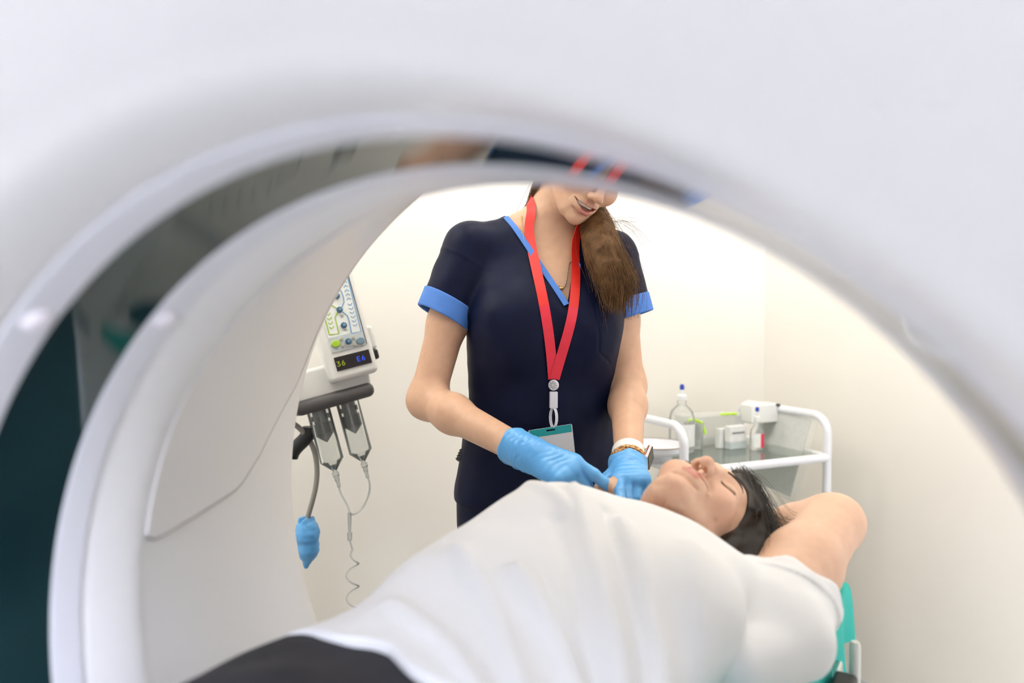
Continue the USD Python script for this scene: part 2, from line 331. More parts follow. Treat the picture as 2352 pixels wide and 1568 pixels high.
# ---------------------------------------------------------------- people: shared head and hand
M_skinP = skin('skin_patient', (.71, .45, .31), (.56, .23, .18), (.68, .30, .21))
M_skinN = skin('skin_nurse', (.63, .385, .25), (.46, .13, .11), (.62, .30, .20))
M_hairP = noisy('hair_dark', (.012, .008, .006), (.030, .020, .013), 30, .42, specular_ior_level=.35)
M_hairN = noisy('hair_brown', (.085, .042, .017), (.175, .092, .038), 60, .6, specular_ior_level=.15)
M_lash = mat('lash', (.012, .008, .006), .6)
M_teeth = mat('teeth', (.82, .78, .70), .2)
M_nostril = mat('nostril_dark', (.05, .015, .01), .7)

def ridge(q, pts, w, h):                     # a soft raised (h>0) or sunk (h<0) line
    d = np.full(len(q), 9., np.float32)
    for a, b in zip(pts[:-1], pts[1:]): d = np.minimum(d, rc(q, a, b, 0, 0))
    return h * np.exp(-(d / w) ** 2)
def sym(q): r = q.copy(); r[:, 0] = np.abs(r[:, 0]); return r
def head_sdf(q, opening=0.0, closed_eyes=True, thin=1.0, fold=1.0):
    """Head frame: x right, y face, z up, origin between the ears. opening: how far the lips part in a smile."""
    a = sym(q)
    d = ell(a, (0, -.014, .030), (.072, .090, .076))
    d = smin(d, ell(a, (0, .030, -.022), (.060, .054, .076)), .03)
    d = smin(d, rc(a, (.050, -.008, -.056), (.020, .058, -.096), .016, .016), .030)
    d = smin(d, rc(a, (0, .015, -.074), (0, .055, -.086), .032, .020), .022)
    d = smin(d, ell(a, (0, .0765, -.1020), (.0185, .0150, .0145)), .012)                       # chin
    d = smin(d, ell(a, (.0385, .057, -.032), (.027, .026, .026)), .016)                         # cheek
    d = smin(d, rc(a, (.010, .079, .020), (.040, .0655, .020), .009, .0085), .018)               # brow
    d = smax(d, -ell(a, (.032, .094, -.002), (.018, .016, .012)), .014)                        # eye socket
    d = smin(d, ell(a, (.0315, .0655, -.003), (.0155, .0150, .0120)), .006)                    # eye and lids
    d = smin(d, ell(a, (0, .072, -.067), (.031, .023, .024)), .018)                            # muzzle
    d = smin(d, rc(a, (0, .080, .010), (0, .1045, -.0345), .0070, .0092), .012)                # nose
    d = smin(d, ell(a, (0, .1055, -.0375), (.0105, .0095, .0092)), .006)
    d = smin(d, ell(a, (.0118, .0965, -.0415), (.0072, .0102, .0075)), .006)                   # nose wings
    d = smax(d, -chain(a, [(.0050, .1055, -.0490), (.0084, .0955, -.0495)], [.0028, .0040], .003), .0008); d = smax(d, -rc(a, (.0068, .0995, -.0470), (.0064, .0920, -.0300), .0040, .0032), .0010)   # nostrils
    d = d - ridge(a, [(.0050, .096, -.052), (.0045, .098, -.060)], .0028, .0008) + ridge(a, [(0, .096, -.050), (0, .099, -.060)], .003, .0006)
    d = d + ridge(a, [(.0195, .088, -.040), (.030, .079, -.055), (.0375, .070, -.072)], .0048, .0036 * fold)   # smile fold
    up, lo = lip_lines(opening)
    d = smin(d, chain(a, up, [.0042 * thin, .0046 * thin, .0040 * thin, .0022], .003), .005)
    d = smin(d, chain(a, lo, [.0056 * thin, .0056 * thin, .0044 * thin, .0020], .003), .005)
    mid = (np.array(up) + np.array(lo)) / 2
    if opening:
        for dy in (.004, -.003, -.010): d = smax(d, -chain(a, mid + np.array([0, dy, 0]), [opening * .60, opening * .56, opening * .36, .0010], .002), .0018)
    else: d = smax(d, -chain(a, mid + np.array([0, .0045, 0]), [.0019, .0019, .0019, .0022], .002), .0010)
    if fold > 1: d = d + ridge(a, [(.046, .052, -.047), (.050, .044, -.055)], .0055, .0030) + ridge(a, [(.008, .076, -.1195), (.026, .064, -.110)], .0045, .0022)
    d = d + ridge(a, [(0, .089, -.0865), (.012, .086, -.0850), (.020, .079, -.081)], .0050, .0034)      # under the lip
    if closed_eyes: d = d + ridge(a, [(.0185, .0765, -.0055), (.026, .0815, -.0100), (.036, .0805, -.0100), (.0445, .0735, -.0055)], .0011, .0012)
    e = ell(a, (.0735, -.010, -.006), (.0065, .019, .031)); e = smax(e, -ell(a, (.0800, -.006, -.004), (.006, .011, .020)), .004)
    return smin(d, e, .006)
def lip_lines(o):
    z0 = -.0695 if o else -.0660
    up = [(0, .0925 - o * .1, z0 + .0042 + o * .5), (.008, .0920 - o * .1, z0 + .0055 + o * .5), (.018, .0865, z0 + .0046 + o * .45), (.0300, .0755, z0 + .0058 + o * .2)]
    lo = [(0, .0925 - o * .1, z0 - .0060 - o * .5), (.008, .0915 - o * .1, z0 - .0054 - o * .45), (.018, .0860, z0 - .0018 - o * .15), (.0298, .0755, z0 + .0042 + o * .15)]
    return up, lo
def lip_mask(q, o):
    a = sym(q); up, lo = lip_lines(o)
    d = np.minimum(chain(a, up, [.0047, .0052, .0042, .0018], .002), chain(a, lo, [.0064, .0064, .0046, .0016], .002))
    return np.clip(.5 - d / .0020, 0, 1) * (q[:, 1] > .06)
def blush_mask(q):
    a = sym(q); return .55 * np.exp(-(((a - np.array([.040, .062, -.034])) / .022) ** 2).sum(1)) + .45 * np.exp(-(((a - np.array([0, .113, -.036])) / .013) ** 2).sum(1)) + .35 * np.exp(-(((a - np.array([0, .085, -.104])) / .013) ** 2).sum(1))

def hand_chains(w, d, n, side, curls, spread=(0.16, .05, -.06, -.17), thumb=(.75, .45, .55), scale=1.0, tcurl=.25):
    """Wrist w, direction d to the fingers, n out of the BACK of the hand, side +1: the thumb lies towards cross(d, n). Gives ([points], [radii]) chains."""
    d = norm(d); n = norm(n - d * (n @ d)); l = np.cross(d, n) * side; out = []
    S = scale; K = [(.026, .086), (.009, .090), (-.009, .086), (-.025, .079)]; L = [(.040, .024, .020), (.044, .027, .021), (.040, .025, .020), (.031, .019, .018)]; Rr = [.0088, .0090, .0085, .0075]
    kn = []
    for (kx, ky), Ls, r, c, sp in zip(K, L, Rr, curls, spread):
        p = w + (l * kx + d * ky) * S + n * .002; kn.append(p); pts, a = [p], 0.0
        f = norm(d * math.cos(sp) + l * math.sin(sp))
        for Lk, ck in zip(Ls, c):
            a += ck; p = p + (f * math.cos(a) - n * math.sin(a)) * Lk * S; pts.append(p)
        out.append((pts, [r * S, r * .94 * S, r * .86 * S, r * .72 * S]))
    th, b, tw = thumb; p0 = w + (l * .020 + d * .022 - n * .006) * S; dr = norm(d * math.cos(th) + l * math.sin(th) - n * b); p1 = p0 + dr * .042 * S
    dr2 = norm(dr + d * tcurl - n * tw * .3); p2 = p1 + dr2 * .031 * S; dr3 = norm(dr2 + d * tcurl - n * tw * .3); p3 = p2 + dr3 * .024 * S
    out.append(([p0, p1, p2, p3], [.0145 * S, .0105 * S, .0095 * S, .0075 * S]))
    palm = [(w, k) for k in kn]
    return dict(fingers=out, palm=palm, w=w, d=d, n=n, l=l, S=S)
def hand_sdf(q, H, grow=0.0):
    S = H['S']; d = None
    for i, (a, b) in enumerate(H['palm']):
        aa = a + H['l'] * (.012 - .008 * i) * S; e = rc(q, aa, b, .0165 * S + grow, .0118 * S + grow); d = e if d is None else smin(d, e, .012)
    d = smin(d, rc(q, H['w'] - H['d'] * .03, H['w'] + H['d'] * .01, .0235 * S + grow, .0210 * S + grow), .015)
    f = None
    for pts, rs in H['fingers'][:4]:
        e = chain(q, pts, [r + grow for r in rs], .004); f = e if f is None else smin(f, e, .0025)
    d = smin(d, f, .007); t = chain(q, *[H['fingers'][4][0], [r + grow for r in H['fingers'][4][1]]], .006)
    return smin(d, t, .010)

def strands(name, parent, material, guides, n, spread0, spread1, width, seed, jitter=.004, wave=.002, mix=.6):
    """Hair as curves round guide lines."""
    r = np.random.default_rng(seed); G = [spline(g, 14) for g in guides]; pts = []
    for k in range(n):
        w = r.dirichlet(np.full(len(G), mix)); c = sum(wi * g for wi, g in zip(w, G)); o = r.normal(size=3); t = np.linspace(0, 1, 14)[:, None]; ph = r.uniform(0, 6.28, 3)
        c = c + o * (spread0 + (spread1 - spread0) * t) + wave * np.sin(t * r.uniform(4, 9) + ph) * t + r.normal(size=3) * jitter * t ** 2
        pts.append(c[: r.integers(11, 15)])
    cu = UsdGeom.BasisCurves.Define(stage, path(name, parent)); cu.CreateTypeAttr('cubic'); cu.CreateBasisAttr('catmullRom')
    cu.CreateCurveVertexCountsAttr(Vt.IntArray([len(p) for p in pts])); allp = np.concatenate(pts)
    cu.CreatePointsAttr(Vt.Vec3fArray.FromNumpy(allp.astype(np.float32))); cu.CreateWidthsAttr(Vt.FloatArray([width])); cu.SetWidthsInterpolation('constant')
    UsdShade.MaterialBindingAPI.Apply(cu.GetPrim()).Bind(material); return cu.GetPrim()

# ---------------------------------------------------------------- the patient (modelled in the table frame: v, s, z)
def L(p): p = np.asarray(p, float); q = p - np.array([TO[0], TO[1], 0]); return np.array([q[:2] @ TV, q[:2] @ TU, q[2]])
def toworld(m): m = m.copy(); v = m.vertices @ RT.T; v[:, :2] += TO; m.vertices = v; return m
PH = np.array([[-.8329, .3551, .4244], [.3986, -.1471, .9053], [.3839, .9232, -.0190]]); PT0 = np.array([.073, .785, .956])
hR = (RT.T @ PH).astype(np.float32); hT = L(PT0).astype(np.float32)
def hp(x): return hT + hR @ np.asarray(x, float)
TORSO = dense([(.0, .166, .058, -.04, .884), (.07, .152, .062, -.035, .888), (.14, .152, .077, -.040, .897), (.22, .156, .083, -.038, .901), (.30, .164, .088, -.036, .905), (.37, .155, .086, -.028, .904), (.41, .143, .087, -.018, .904), (.45, .126, .084, -.002, .902), (.49, .10, .066, 0, .890), (.53, .06, .045, 0, .885)])
ROLL = .225                                   # the trunk is turned a little on to its left side
def roll(v, z, s): k = np.interp(s, [-.1, .0, .2, .4], [.04, .08, ROLL, ROLL]); c = np.sqrt(1 - k * k); return v * c - (z - .89) * k, .89 + (z - .89) * c + v * k
shL, shR = L((.187, .664, .882)), np.array([-.158, .475, .882])
elL, wrL = L((0.2768, 0.9038, 0.9380)), L((.125, .905, .885))
elR, wrR = np.array([-.205, .735, .890]), np.array([-.08, .72, .868])
def patient_body(q):
    v, s, z = q[:, 0], q[:, 1], q[:, 2]; v, z = roll(v, z, s)
    d = loft(s, v, z, TORSO)
    d = smin(d, rc(q, (0, .43, .90), hp((0, -.028, -.055)), .056, .053), .04)
    d = smin(d, rc(q, (0, .46, .885), hp((0, -.03, -.03)), .05, .055), .03)
    for sh, el, wr, sg in ((shL, elL, wrL, 1), (shR, elR, wrR, -1)):
        d = smin(d, rc(q, (sg * .10, .435, .900), sh, .050, .052), .03)
        arm = smin(rc(q, sh, sh + (el - sh) * .45, .051, .0525), rc(q, sh + (el - sh) * .45, el, .0525, .044), .02)
        el_tip = el + norm(el - (sh + wr) / 2) * .020
        arm = smin(arm, rc(q, el, el_tip, .036, .024), .02)
        arm = smin(arm, chain(q, [el, el + (wr - el) * .35, wr], [.041, .040, .026], .02), .022)
        d = smin(d, arm, .02)
    d = smin(d, near(q, PATIENT_HAND['w'], .16, lambda x: hand_sdf(x, PATIENT_HAND)), .015)
    return smin(d, near(q, hT, .17, lambda x: head_sdf((x - hT) @ hR, 0., True, .82, 1.25)), .016)
PATIENT_HAND = hand_chains(wrL, np.array([-.9, -.35, .0]), np.array([0, 0, -1.]), -1, [(.3, .3, .2)] * 4)
def bumps(v, s, z):                          # breasts under the shirt
    q = np.stack([v, s, z], 1); return [ell(q, (-.108, .335, .958), (.062, .072, .052)), ell(q, (.070, .320, .950), (.060, .070, .046))]
FOLDS = []
for h, w, ln in ((.010, .013, [(-.03, .142), (.063, .079), (.146, .011)]), (.012, .014, [(-.061, .33), (.091, .131), (.166, .024)]), (.010, .015, [(.01, .325), (.13, .157), (.188, .039)]), (.007, .014, [(.093, .340), (.168, .182), (.2, .06)]),
                 (.009, .013, [(-.116, .148), (-.002, .069), (.099, -.02)]), (.007, .012, [(-.13, .325), (-.028, .278)]), (-.006, .010, [(-.05, .26), (.07, .105), (.15, .018)]), (-.006, .011, [(-.02, .335), (.11, .145), (.175, .03)]), (.006, .012, [(-.13, .05), (-.03, .02), (.05, -.02)])):
    FOLDS += [(p, q, w, h) for p, q in zip(ln[:-1], ln[1:])]
def cloth_noise(v, s, z): return (meshkit.fbm(np.stack([v * 9 - s * 3, s * 4, z * 7], 1), 3, 5) - .5)
def patient_shirt(q):
    v, s, z = q[:, 0], q[:, 1], q[:, 2]
    T = np.vstack([[-.10, .200, .070, -.045, .889], TORSO]); T[:, 1] += np.interp(T[:, 0], [-.1, .1, .4], [.022, .024, .012]); T[:, 2] += np.interp(T[:, 0], [0, .15], [.019, .013]); T[:, 4] += .004; T = dense(T)
    rv, rz = roll(v, z, s); d = loft(s, rv, rz, T, 2.25)
    for b in bumps(rv, s, rz): d = smin(d, b - .006, .05)
    for sh, sg in ((shL, 1), (shR, -1)):
        d = smin(d, rc(q, (sg * .09, .435, .898), sh, .056, .060), .03)
    top = np.clip((z - .86) / .05, 0, 1); f = np.zeros_like(v); g = np.zeros_like(v)
    for (a, b, w, h) in FOLDS:
        A, B = np.array(a), np.array(b); pv = np.stack([v, s], 1) - A; ab = B - A; t = np.clip(pv @ ab / (ab @ ab), 0, 1); e = h * np.exp(-((pv - t[:, None] * ab) ** 2).sum(1) / w ** 2)
        f = np.maximum(f, e); g = np.minimum(g, e)
    f = f + g
    d = d - f * top - .008 * cloth_noise(v, s, z) * np.clip((.42 - s) / .1, .15, 1)
    # sleeves, hollow at the opening
    for sh, el, sg in ((shL, elL, 1), (shR, elR, -1)):
        u = norm(el - sh); c0, c1 = sh - u * .03, sh + u * .045
        o = rc(q, c0, c1 + u * .03, .066, .0635) - .0045 * (meshkit.noise(q * 38, 3) - .5)
        if sg > 0: o = smin(o, rc(q, (.150, .34, .862), (.195, .44, .862), .036, .044), .03)
        if sg > 0: o = smin(o, rc(q, sh + np.array([.01, -.03, -.02]), sh + u * .07 + np.array([.012, 0, -.03]), .058, .050), .03)
        u2 = norm(u + np.array([-.30 * sg, 0, .42])); cuff = (q - c1) @ u2
        o = np.where(cuff > -.024, o - .0030, o)
        o = smax(o, cuff - .006 * np.sin(6 * np.arctan2(q[:, 2] - c1[2], q[:, 0] - c1[0])), .004)
        i = rc(q, sh + u * .02, c1 + u * .06, .052, .0600)
        d = smax(smin(d, o, .007), -np.where(cuff > -.12, i, .1), .003)
    d = smax(d, -rc(q, (0, .47, .925), hp((0, .01, -.06)), .064, .075), .006)           # neck opening
    hem = s - (np.interp(v, [-.25, -.19, -.07, .0, .12, .2], [-.016, -.026, -.016, -.030, -.045, -.03]) + .004 * np.sin(v * 60))
    d = smax(d, -hem, .004)
    return smax(d, .822 - z, .01)
def patient_legs(q):
    v, s, z = q[:, 0], q[:, 1], q[:, 2]
    T = dense([(-.24, .196, .066, -.045, .884), (-.10, .198, .072, -.048, .888), (-.02, .188, .070, -.045, .888), (.035, .168, .064, -.04, .885)], 20)
    rv, rz = roll(v, z, s); d = loft(s, rv, rz, T, 2.5)
    for sg in (-1, 1):
        d = smin(d, chain(q, [(sg * .092, -.12, .895), (sg * .085, -.50, .888), (sg * .075, -.86, .872)], [.082, .06, .044], .02), .03)
    d = d - .008 * (meshkit.fbm(q * np.array([14, 9, 14]), 3, 2) - .5)
    return smax(d, .824 - z, .008)

patient = thing('person', 'person in a white t-shirt lying on the couch, head back, smiling, arm raised behind head', 'person')
bm = sdf_mesh(patient_body, (-.30, -.05, .80), (.42, .98, 1.14), .0034, (hT + hR @ np.float32([0, .085, -.05]) - .068, hT + hR @ np.float32([0, .085, -.05]) + .068), .0013)
hq = (bm.vertices - hT) @ hR
obj('body', toworld(bm), M_skinP, patient, smooth=True, attrs=dict(lip=lip_mask(hq, 0.), blush=blush_mask(hq)))
sm = sdf_mesh(patient_shirt, (-.32, -.14, .80), (.36, .72, 1.09), .0036)
M_shirt = noisy('white_cotton', (.80, .80, .80), (.83, .83, .83), 8, .85, bump=.12, bscale=900, dist=.0006, sheen_weight=.1)
lab(obj('t_shirt', toworld(sm), M_shirt, patient, smooth=True), 'white cotton t-shirt with short sleeves')
lm = sdf_mesh(patient_legs, (-.24, -.95, .80), (.24, .10, 1.0), .006)
M_black_cloth = noisy('black_trousers', (.010, .010, .014), (.016, .016, .022), 30, .8)
lab(obj('trousers', toworld(lm), M_black_cloth, patient, smooth=True), 'black trousers')
def feet(q):
    d = None
    for sg in (-1, 1):
        e = smin(rc(q, (sg * .075, -.90, .865), (sg * .095, -.95, .97), .040, .026), rc(q, (sg * .075, -.84, .87), (sg * .075, -.91, .862), .040, .040), .02); d = e if d is None else np.minimum(d, e)
    return d
obj('shoe', toworld(sdf_mesh(lambda q: feet(q) + 10 * (q[:, 0] < 0), (-.0, -1.02, .80), (.16, -.78, 1.02), .006)), M_black_cloth, patient, smooth=True)
obj('shoe', toworld(sdf_mesh(lambda q: feet(q) + 10 * (q[:, 0] > 0), (-.16, -1.02, .80), (.0, -.78, 1.02), .006)), M_black_cloth, patient, smooth=True)
# hair: a cap that leaves the face free, and the mass that falls on the pad
HG = [[hp((-.064, .050, .040)), L((0.1387, 0.8770, 0.9867)), L((0.1509, 0.8540, 0.9592)), L((0.1537, 0.8001, 0.9261)), L((0.1481, 0.7431, 0.9039))],
      [hp((-.062, .046, .055)), L((0.1453, 0.8846, 0.9725)), L((0.1573, 0.8667, 0.9421)), L((0.1701, 0.8494, 0.9166)), L((0.2001, 0.8397, 0.9100))],
      [hp((-.045, .045, .088)), hp((-.07, -.03, .09)), L((0.1650, 0.9115, 0.9009)), L((0.1722, 0.7850, 0.8996))]]
HRAD = [[.006, .014, .020, .028, .026], [.006, .012, .018, .026, .012]]
def patient_hair(q):
    x = (q - hT) @ hR; d = ell(x, (0, -.018, .034), (.0845, .098, .086))
    face = (1 - np.sqrt((x[:, 0] / .0625) ** 2 + ((x[:, 2] + .014) / .090) ** 2)) * .06; face = np.minimum(face, x[:, 1] - .012)
    d = smax(d, face, .006)
    d = smax(d, -.078 - x[:, 2], .01)
    for gq, rr in zip(HG[:2], HRAD): d = smin(d, chain(q, spline(gq, 9), np.interp(np.linspace(0, 1, 9), np.linspace(0, 1, len(rr)), rr), .01), .012)
    d = smin(d, ell(x, (-.074, -.018, -.020), (.024, .042, .052)), .012)
    d = smin(d, rc(q, hp((0, -.07, -.02)), L((0.1600, 0.7799, 0.8963)), .05, .03), .03)
    return np.maximum(d - .0016 * (meshkit.noise(np.stack([x[:, 0] * 90, x[:, 1] * 24, x[:, 2] * 60], 1), 4) - .5), .822 - q[:, 2])
hm = sdf_mesh(patient_hair, hT - np.array([.16, .22, .15]), hT + np.array([.2, .14, .17]), .003)
hr = lab(obj('hair', toworld(hm), M_hairP, patient, smooth=True), 'long dark brown hair spread behind the head')
GW = [[RT @ np.asarray(x) + np.array([TO[0], TO[1], 0]) for x in gq] for gq in HG]
strands('hair_strands', hr, M_hairP, [GW[0], GW[1]], 3000, .0035, .022, .00045, 3, .002, .003, .8)
def on_face(pts, off, args=()):               # head-frame points moved along y on to the face
    ys = np.linspace(.115, .03, 170); out = []
    for x, _, z in pts:
        d = head_sdf(np.stack([np.full(170, x), ys, np.full(170, z)], 1).astype(np.float32), *args); k = int(np.argmax(d < 0)); out.append((x, ys[k] + off, z))
    return np.array(out)
def brow(parent, R, T, sg, material, args=()):
    c = spline(on_face([(sg * x, 0, z) for x, z in ((.013, .0155), (.024, .0200), (.036, .0210), (.047, .0150))], .0002, args), 26); r = np.interp(np.linspace(0, 1, 26), [0, .25, .7, 1], [.0016, .0021, .0018, .0006]); m = tube(c, r, 8)
    m.vertices = m.vertices @ np.asarray(R).T + T; return obj('eyebrow', m, material, parent, smooth=True)
def lash(parent, R, T, sg, material, args=()):
    c = spline(on_face([(sg * x, 0, z) for x, z in ((.0185, -.0060), (.026, -.0105), (.036, -.0105), (.0450, -.0055))], .0002, args), 22); ms = [tube(c, np.interp(np.linspace(0, 1, 22), [0, .3, 1], [.0003, .0006, .0006]), 6)]
    r = np.random.default_rng(4)
    for k in range(2, 22):
        b = c[k]; o = norm(np.array([sg * (k - 9) * .05, 1.0, -.75 + r.normal() * .1])); ms.append(tube(np.array([b, b + o * .0035, b + o * .006 + np.array([0, 0, .0018])]), [.0004, .0003, .00012], 4))
    m = cat(ms); m.vertices = m.vertices @ np.asarray(R).T + T; return stuff(obj('eyelashes', m, material, parent, smooth=True))
for sg in (-1, 1): brow(patient, PH, PT0, sg, M_hairP, (0., True, .82, 1.25)); lash(patient, PH, PT0, sg, M_lash, (0., True, .82, 1.25))

# ---------------------------------------------------------------- the nurse (frame: a to the nurse's left, f to the front, z up)
NC = np.array([-.298, 1.116]); NF = norm([.559, -.829]); NL = np.array([-NF[1], NF[0]])
RN = np.eye(3); RN[:2, 0] = NL; RN[:2, 1] = -NF                       # a, back, up: right handed
NL3 = np.array([*NL, 0.])
def NW(a, f, z): return np.array([*(NC + a * NL + f * NF), z])
def NA(p): p = np.asarray(p, float); q = p[..., :2] - NC; return np.stack([q @ NL, q @ NF, p[..., 2]], -1)
NH = np.array([[-.556, .527, .644], [-.765, -.628, -.147], [.327, -.574, .751]]); NH = np.linalg.qr(NH)[0] * np.sign(np.diag(np.linalg.qr(NH)[1])); NT0 = np.array([-.184, 1.101, 1.599])
nR, nT = NH.astype(np.float32), NT0.astype(np.float32)
def np_(x): return NT0 + NH @ np.asarray(x, float)
SMILE = .0095
SHR, SHL = NW(-.166, 0, 1.418), NW(.165, 0, 1.412)
ELR, ELL = np.array((-0.4978, 0.9541, 1.0975)), np.array((-0.1211, 1.1818, 1.1209))
WRR, WRL = np.array((-0.2284, 0.8281, 1.0297)), np.array((-0.0678, 0.9510, 1.0026))
HANDR = hand_chains(WRR, np.array((-0.1173, 0.8175, 0.9917)) - WRR, np.array([.15, -.60, .78]), -1, [(.30, .16, .12), (.80, .6, .4), (.9, .65, .45), (.9, .7, .45)], spread=(.02, .0, -.06, -.14), thumb=(.10, .10, .15), scale=1.0, tcurl=.1)
HANDL = hand_chains(WRL, np.array((-0.0437, 0.8682, 0.9794)) - WRL, np.array([.30, -.80, .5]), 1, [(.12, .20, .2), (.55, .6, .5), (.7, .7, .5), (.8, .7, .5)], spread=(-.02, .0, -.02, -.06), thumb=(.62, .25, .2), scale=.89)
NTORSO = dense([(.78, .180, .118, 0, -.01), (.88, .182, .115, 0, -.01), (.98, .160, .100, 0, -.005), (1.08, .146, .095, 0, 0), (1.18, .150, .105, 0, .006), (1.28, .158, .112, 0, .008), (1.36, .155, .092, 0, -.004), (1.42, .135, .066, 0, -.012), (1.455, .09, .050, 0, -.018), (1.48, .05, .04, 0, -.02)])
def nurse_body(q):
    A = NA(q); d = loft(q[:, 2], A[:, 0], A[:, 1], NTORSO, 2.2)
    for sg in (-1, 1): d = smin(d, ell(A, (sg * .075, .075, 1.245), (.066, .055, .066)), .04)
    nb = NW(.0, -.025, 1.455); hb = np_((0, -.030, -.045))
    d = smin(d, rc(q, nb, hb, .057, .051), .045)
    for sg, sh, el, wr, H in ((-1, SHR, ELR, WRR, HANDR), (1, SHL, ELL, WRL, HANDL)):
        d = smin(d, rc(q, NW(sg * .05, -.02, 1.445), sh, .040, .043), .05)
        m = sh + (el - sh) * .5
        e = smin(rc(q, sh, m, .044, .0405), rc(q, m, el, .0405, .0365), .02)
        e = smin(e, chain(q, [el, el + (wr - el) * .3, wr], [.0365, .0355, .0255], .03), .03)
        d = smin(d, smin(e, near(q, H['w'], .2, lambda x: hand_sdf(x, H)), .014), .025)
    return smin(d, near(q, nT, .17, lambda x: head_sdf((x - nT) @ nR, SMILE, False, 1., .25)), .016)
VB = NA(np.array((-0.2153, 1.0316, 1.2964))); VL, VR = (-.082, 1.496), (.082, 1.480); CU = {}
for sg, sh, el, fr in ((-1, SHR, ELR, .455), (1, SHL, ELL, .475)): CU[sg] = (sh, sh + (el - sh) * fr + NL3 * (-.006 if sg < 0 else .013), norm(el - sh + NL3 * (-.09 if sg < 0 else .07)))
def sleeve(q, sg, g=0.0): sh, c, u = CU[sg]; return rc(q, sh - u * .01, c + u * .03, .0540 + g, .0600 + g), (q - c) @ u
def scrub_top(q):
    A = NA(q); T = NTORSO.copy(); k = np.interp(T[:, 0], [.9, 1.05, 1.3], [.014, .020, .012]); T[:, 1] += k; T[:, 2] += k
    d = loft(q[:, 2], A[:, 0], A[:, 1], T, 2.2)
    for sg in (-1, 1): d = smin(d, ell(A, (sg * .072, .076, 1.245), (.068, .058, .070)) - .008, .06)
    for sg, sh in ((-1, SHR), (1, SHL)): d = smin(d, rc(q, NW(sg * .055, -.018, 1.446), sh, .046, .052), .045)
    for sg in (-1, 1):
        s, t = sleeve(q, sg); c, u = CU[sg][1:]; i = rc(q, c - u * .055, c + u * .06, .046, .0560); s = s - .0012 * np.exp(-((t + .122) / .004) ** 2)
        d = smin(d, smax(smax(s, -i, .003), t, .003), .016)
    f = meshkit.fbm(np.stack([A[:, 0] * 10 + q[:, 2] * 5, A[:, 1] * 8, q[:, 2] * 7 - A[:, 0] * 7], 1), 3, 11) - .5
    w = np.abs(2 * meshkit.noise(np.stack([A[:, 0] * 6 + q[:, 2] * 9, A[:, 1] * 5, q[:, 2] * 4 - A[:, 0] * 5], 1), 21) - 1)
    d = d - .014 * f + .005 * w
    x, z = A[:, 0], q[:, 2]; xl = np.interp(z, [VB[2], VL[1], 1.6], [VB[0], VL[0], VL[0]]); xr = np.interp(z, [VB[2], VR[1], 1.6], [VB[0], VR[0], VR[0]])
    V = np.maximum(np.maximum(xl - x, x - xr), np.maximum(VB[2] - z, -.035 - A[:, 1]))
    nk = rc(q, NW(0, -.025, 1.44), NW(0, -.03, 1.62), .072, .074)
    d = smax(smax(d, -V, .004), -nk, .004)
    d = d + ridge(np.stack([x, np.where(A[:, 1] > 0, 0, 9), z], 1), [(.075, 0, 1.30), (.082, 0, 1.20), (.118, 0, 1.175)], .0022, .0016)   # pocket edge
    return smax(d, .87 - z, .004)
def cuff(sg):
    def f(q): s, t = sleeve(q, sg, .0022); i = sleeve(q, sg, -.0035)[0]; return smax(smax(s, -i, .002), np.abs(t + .015) - .021, .002)
    c = CU[sg][1]; return sdf_mesh(f, c - .1, c + .1, .0025)

nurse = thing('person', 'standing person in navy scrubs and blue gloves, head bent down, smiling', 'person')
lo, hi = (-.68, .66, .86), (.12, 1.42, 1.76)
fc = nT + nR @ np.float32([0, .08, -.055]); nb = sdf_mesh(nurse_body, lo, hi, .0036, (fc - .062, fc + .062), .0016); hq = (nb.vertices - nT) @ nR
obj('body', nb, M_skinN, nurse, smooth=True, attrs=dict(lip=lip_mask(hq, SMILE), blush=blush_mask(hq)))
M_navy = noisy('navy_cloth', (.0022, .0044, .021), (.0034, .0064, .029), 20, .55, bump=.15, bscale=700, dist=.0006, specular_ior_level=.15)
M_lblue = noisy('light_blue_cloth', (.060, .185, .55), (.070, .21, .61), 40, .7, bump=.1, bscale=500, dist=.0005)
top = lab(obj('scrub_top', sdf_mesh(scrub_top, lo, hi, .0034), M_navy, nurse, smooth=True), 'navy v-neck scrub top')
for sg in (-1, 1): lab(obj('sleeve_cuff', cuff(sg), M_lblue, top, smooth=True), 'light blue turned-up cuff')
def skin_cloth(q): return np.minimum(nurse_body(q), scrub_top(q))
def snap(a, z, off=.003, f0=.26):            # the point of the chest at (a, z), a little proud of it
    fs = np.linspace(f0, -.06, 240); P = np.stack([NW(a, f, z) for f in fs]).astype(np.float32); d = skin_cloth(P); i = int(np.argmax(d < .0015)); return NW(a, fs[i] + off, z)
def snapline(pts, n, off=.003):
    c = spline([NA(np.array(p)) for p in pts], n); return np.stack([snap(x[0], x[2], off) for x in c])
def smooth_line(P, k=2):
    for _ in range(k): P = np.vstack([P[:1], (P[:-2] + 2 * P[1:-1] + P[2:]) / 4, P[-1:]])
    return P
F3 = np.array([*NF, .0])
vt = np.linspace(0, 1, 26)
for vx in (VL, VR):                           # light blue facing along the neckline
    e = np.column_stack([VB[0] + (vx[0] - VB[0]) * vt, VB[2] + (vx[1] - VB[2]) * vt]); P = smooth_line(np.stack([snap(a + (-.006 if vx is VL else .006), z, .0012) for a, z in (e[:25] if vx is VL else e[:13])]), 4)
    lab(obj('neckline_trim', ribbon(P, np.tile(F3 + [0, 0, .25], (len(P), 1)), .012, .002), M_lblue, top, smooth=30), 'light blue neckline edging')
